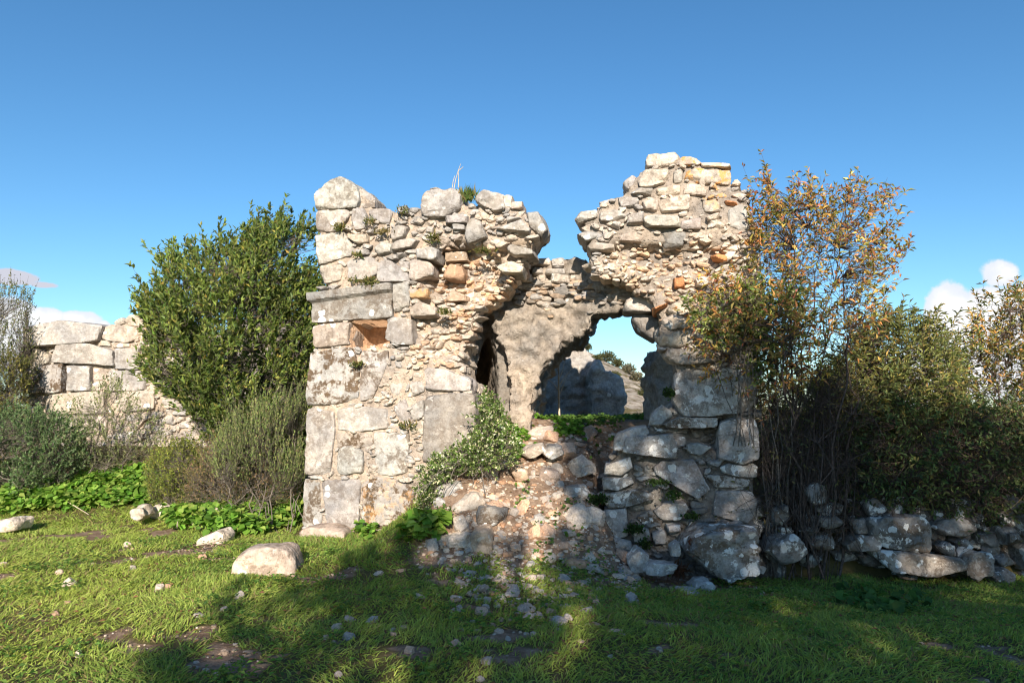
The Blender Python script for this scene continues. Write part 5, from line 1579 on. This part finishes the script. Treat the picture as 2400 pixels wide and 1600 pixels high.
broad('ground_cover', 'bright green mallow patch between the white rocks and the left wall corner', [(370, 1240), (420, 1215), (520, 1180), (600, 1150), (660, 1155), (706, 1130), (708, 1235), (600, 1262), (480, 1262)], 2, 4000, .085, NET, .34, .4)
broad('ground_cover', 'sunlit green weeds on the passage floor under the vault', [(-.35, 8.55), (.1, 8.5), (.5, 8.75), (.95, 9.1), (1.0, 9.7), (.5, 10.0), (0.0, 9.2)], 3, 1900, .055, [(.12, .25, .03), (.16, .29, .035), (.10, .20, .03)], .10, .12, True)
broad('ground_cover', 'dark green weeds on the shaded passage floor before the rear wall', [(.3, 10.0), (.9, 9.6), (1.7, 8.9), (2.2, 9.6), (2.2, 12.6), (.4, 12.8)], 4, 3000, .06, [(.08, .15, .03), (.10, .18, .035)], .10, .05, True)
broad('ground_cover', 'small broad leaved weeds at the base of the left wall beside the flat worn stone', [(825, 1262), (840, 1240), (880, 1245), (880, 1270)], 5, 120, .08, NET, .2)
broad('ground_cover', 'bright mallow clump at the base of the left wall near the slope', [(930, 1280), (960, 1262), (1030, 1250), (1050, 1270), (990, 1290)], 6, 200, .11, NET, .28)
broad('ground_cover', 'shaded broad leaved weeds in the grass at the right', [(1950, 1420), (1980, 1380), (2120, 1385), (2180, 1420), (2100, 1450)], 7, 260, .085, [(.06, .13, .03), (.08, .16, .035)], .14, .2)
broad('ground_cover', 'small green weeds scattered on the rubble slope', [(1150, 1300), (1200, 1240), (1210, 1110), (1280, 1020), (1400, 1010), (1380, 1180), (1350, 1330), (1250, 1360)], 8, 420, .045, [(.07, .13, .03), (.12, .19, .04)], .08, -.12)

rng = np.random.default_rng(55)
cl = np.stack([rng.uniform(-5, 5, 150), rng.uniform(3.0, 8.2, 150)], 1)
cl = cl[(np.abs(cl[:, 0]) < cl[:, 1] * .8)]
P = np.concatenate([c + rng.normal(size=(int(rng.integers(14, 60)), 2)) * rng.uniform(.05, .2) for c in cl])
P = P[~((P[:, 1] > 7.4) & (P[:, 0] > -1.2))]
an = rng.uniform(0, 6.28, len(P))
V, F, C = leaves(np.stack([P[:, 0], P[:, 1], H(P[:, 0], P[:, 1]) + rng.uniform(.02, .08, len(P))], 1), np.stack([np.cos(an), np.sin(an), rng.normal(size=len(P)) * .3], 1), unit(UP + rng.normal(size=(len(P), 3)) * .35),
                 .04 * rng.uniform(.6, 1.4, len(P)), .028, pick([(.11, .21, .04), (.16, .24, .05), (.09, .16, .04)], (2, 2, 1), len(P), rng))
tag(obj('weeds', V, F, M_SOFT, None, {'Col': C}, False), 'small broad leaved weeds growing in clumps through the turf', 'weeds', kind='stuff')

# ------------------------------------------------------------------ grass
rng = np.random.default_rng(2024)
NB = 230000
yy = 2.55 + (rng.random(NB) ** 0.75) * 7.6
xx = rng.uniform(-1, 1, NB) * (yy * 0.80 + 0.5)
so = soil_mask(xx, yy)
clump = fbm2(xx * 2.4 + 5, yy * 2.4, 3)
big = fbm2(xx * .55 + 2, yy * .55 + 7, 2)
keep = rng.random(NB) > np.clip(so * 1.02 + .62 * sm(.02, .38, fbm2(xx * 1.3 + 77, yy * 1.9, 4)), 0, .985)
keep &= ~((xx > -0.9) & (xx < 2.0) & (yy > 7.45) & (rng.random(NB) < .93))
keep &= ~((xx > -2.75) & (xx < -0.4) & (yy > 8.55))
keep &= ~((xx > 1.7) & (yy > 7.75))
for sx_, sy_, sz_ in STONES:
    if sy_ < 7.2: keep &= ((xx - sx_) ** 2 + (yy - sy_ + .02) ** 2) > (.44 * sz_) ** 2
xx, yy, so, clump, big = xx[keep], yy[keep], so[keep], clump[keep], big[keep]
m = len(xx)
zz = H(xx, yy) - .005
fl = fbm2(xx * 1.6 + 31, yy * 1.6, 2) * 5 + rng.normal(size=m) * 1.15
lean = np.clip(.75 + .5 * fbm2(xx * 2.0, yy * 2.0 + 40, 2) + rng.normal(size=m) * .3, .1, 1.7)
A_ = np.stack([np.cos(fl) * lean, np.sin(fl) * lean, np.ones(m)], 1)
A_ = unit(A_)
ln = (.045 + .070 * np.clip(clump + .1, 0, 1) + .028 * rng.random(m)) * (1 - .5 * so)
wd = rng.uniform(.0022, .0048, m) * (1 + .10 * np.maximum(yy - 4, 0))
base = np.stack([xx, yy, zz], 1)
Sd = unit(np.cross(A_, rng.normal(size=(m, 3))))
bend = np.stack([np.cos(fl), np.sin(fl), -1.0 * np.ones(m)], 1) * (ln * .22 * (.5 + lean))[:, None]
mid = base + A_ * (ln * .55)[:, None] + bend * .25
tip = base + A_ * ln[:, None] + bend
wv = (Sd * wd[:, None])
V = np.stack([base - wv, base + wv, mid - wv * .8, mid + wv * .8, tip], 1).reshape(-1, 3)
i0 = np.arange(m)[:, None] * 5
Fq, Ft = i0 + np.array([[0, 1, 3, 2]]), i0 + np.array([[2, 3, 4]])
tt = np.clip(.5 + .6 * big + .25 * clump + rng.normal(size=m) * .22, 0, 1)[:, None]
C = np.array((.145, .245, .05)) * (1 - tt) + np.array((.42, .48, .11)) * tt
dryb = rng.random(m) < .13 + .15 * so + .10 * sm(.1, .5, fbm2(xx * 1.1 + 60, yy * 1.1, 3))
C[dryb] = np.array((.30, .235, .11)) * rng.uniform(.7, 1.1, (dryb.sum(), 1))
C *= rng.uniform(.8, 1.2, (m, 1))
grass = obj('grass', V, [Fq, Ft], M_GRASS, None, {'Col': np.repeat(C, 5, 0)}, False)
tag(grass, 'matted green grass covering the ground before the ruin', 'grass', kind='stuff')

# fallen leaves and litter
rng = np.random.default_rng(12)
m = 1500
xx, yy = rng.uniform(-4, 5.5, m), rng.uniform(3.2, 9.3, m)
P = np.stack([xx, yy, H(xx, yy) + .015 + .05 * (yy < 7) * rng.random(m)], 1)
an = rng.uniform(0, 6.28, m)
V, F, C = leaves(P, np.stack([np.cos(an), np.sin(an), rng.normal(size=m) * .2], 1), unit(UP + rng.normal(size=(m, 3)) * .3), .045 * rng.uniform(.6, 1.2, m), .022, pick([(.26, .15, .07), (.20, .11, .06), (.34, .22, .10)], (2, 2, 1), m, rng))
tag(obj('leaf_litter', V, F, M_SOFT, None, {'Col': C}, False), 'fallen brown leaves scattered over grass and rubble', 'leaf litter', kind='stuff')

# dry fallen stems at the left
for q, (pts, lb) in enumerate((([(415, 1235), (420, 1195), (428, 1168)], 'short dry stick standing before the white jagged rock'), ([(640, 1160), (645, 1120), (638, 1112)], 'pale broken stick upright before the broom bush'),
                               ([(150, 1170), (180, 1188), (208, 1205)], 'pale dry stem leaning over the left nettles'), ([(460, 1277), (500, 1270), (540, 1258)], 'thin dry stem lying beside the half hidden white rock'),
                               ([(270, 1172), (300, 1170), (320, 1165)], 'short straw coloured stem lying on the bank'))):
    P = []
    for a, b in pts:
        x, y = ground_at(a, max(b, 1175) + 20)
        P.append(at(a, b, y))
    P = np.array(P)
    V, F = tube(P, .009, .005, 5)
    o = bpy.data.objects.new('dry_stick', new_mesh('dry_stick', V - P[0], F))
    o.data.materials.append(M_DRY)
    COL.objects.link(o)
    o.location = P[0]
    tag(o, lb, 'stick', 'dry sticks on the left bank')

# scrub on the far hill
for q, (px, py, rr, lb) in enumerate(((1372, 818, 1.3, 'round dark shrub topmost on the far hill'), (1424, 846, 2.1, 'large dark shrub on the skyline of the far hill'), (1447, 856, 1.4, 'dark shrub right of the largest one on the hill skyline'),
                                      (1472, 872, 1.7, 'pale grey shrub on the hill skyline'), (1490, 888, 1.3, 'small grey green shrub lower on the hill skyline'), (1440, 885, 1.1, 'olive shrub on the hill slope below the skyline'),
                                      (1510, 925, 1.0, 'low olive shrub near the foot of the far hill'), (1455, 930, .9, 'tiny shrub on the bare rocks of the far hill'), (1400, 842, 1.0, 'small shrub left of the large dark hill shrub'))):
    d = ray(px, py)
    best = None
    for Yd in np.arange(58, 112, .5):
        p = at(px, py + 4, Yd)
        if p[2] < float(HILL(np.array([p[0]]), np.array([p[1]]))[0]): best = p; break
    if best is None:
        Yd = 100.0
        best = at(px, py + 4, Yd)
        best[2] = float(HILL(np.array([best[0]]), np.array([best[1]]))[0])
    rng = np.random.default_rng(700 + q)
    rr *= .62
    nn = int(420 * rr)
    C0 = unit(rng.normal(size=(nn, 3))) * (rng.random((nn, 1)) ** .4) * rr * np.array((1, 1, .75)) * rng.uniform(.7, 1.1, (nn, 1))
    C0[:, 2] += rr * .55
    cc = [(.10, .10, .045), (.07, .075, .035)] if 'grey' not in lb else [(.17, .15, .10), (.13, .12, .08)]
    V, F, C = leaves(C0, unit(C0 + rng.normal(size=(nn, 3)) * .5), unit(rng.normal(size=(nn, 3))), .34, .2, pick(cc, (1, 1), nn, rng, .25))
    o = bpy.data.objects.new('shrub', new_mesh('shrub', V, F, {'Col': C}, False))
    o.data.materials.append(M_SOFT)
    COL.objects.link(o)
    o.location = best
    tag(o, lb, 'shrub', 'shrubs on the far hill')

# ------------------------------------------------------------------ trees behind the viewer: their shade lies over the foreground
YB = -9.0
SHD = [(.07, .10, .03), (.05, .08, .025)]
plant('tree', 'low broad shade tree behind the viewer', 'tree', (3.0, YB, 0), [(1.0, 2.2), (.9, 4.6), (1.2, 6.0), (1.7, 6.7), (2.6, 6.8), (3.4, 6.5), (4.3, 6.5), (5.0, 6.8), (5.2, 4.0), (4.6, 2.2)], YB, 1.3, 720, 61, SHD, (1, 1), leaf=(.17, .10), per=11, shoot=(.3, .6), mains=12, px_poly='low', gaps=9, r_main=.10, r_twig=.012, spread=.05, names=('trunk', 'crown'), group='shade trees behind the viewer')
plant('tree', 'tall shade tree behind the viewer', 'tree', (2.4, YB, 0), [(1.4, 3.0), (1.2, 6.5), (1.05, 7.5), (1.05, 8.0), (1.05, 8.5), (1.35, 8.75), (1.7, 8.9), (2.0, 8.95), (3.2, 8.95), (4.0, 8.7), (4.4, 6), (3.8, 3)], YB, 1.4, 920, 62, SHD, (1, 1), leaf=(.17, .10), per=11, shoot=(.3, .6), mains=14, px_poly='tall', gaps=9, r_main=.12, r_twig=.012, spread=.05, names=('trunk', 'crown'), group='shade trees behind the viewer')
plant('tree', 'shade tree behind the viewer at the far right', 'tree', (9.2, YB, 0), [(7.2, 2.5), (7.0, 6.0), (7.3, 8.3), (8.2, 8.2), (9.2, 8.0), (10.4, 7.8), (11.6, 7.3), (11.8, 5.0), (10.8, 2.5)], YB, 1.4, 960, 63, SHD, (1, 1), leaf=(.17, .10), per=11, shoot=(.3, .6), mains=14, px_poly='far', gaps=9, r_main=.12, r_twig=.012, spread=.05, names=('trunk', 'crown'), group='shade trees behind the viewer')
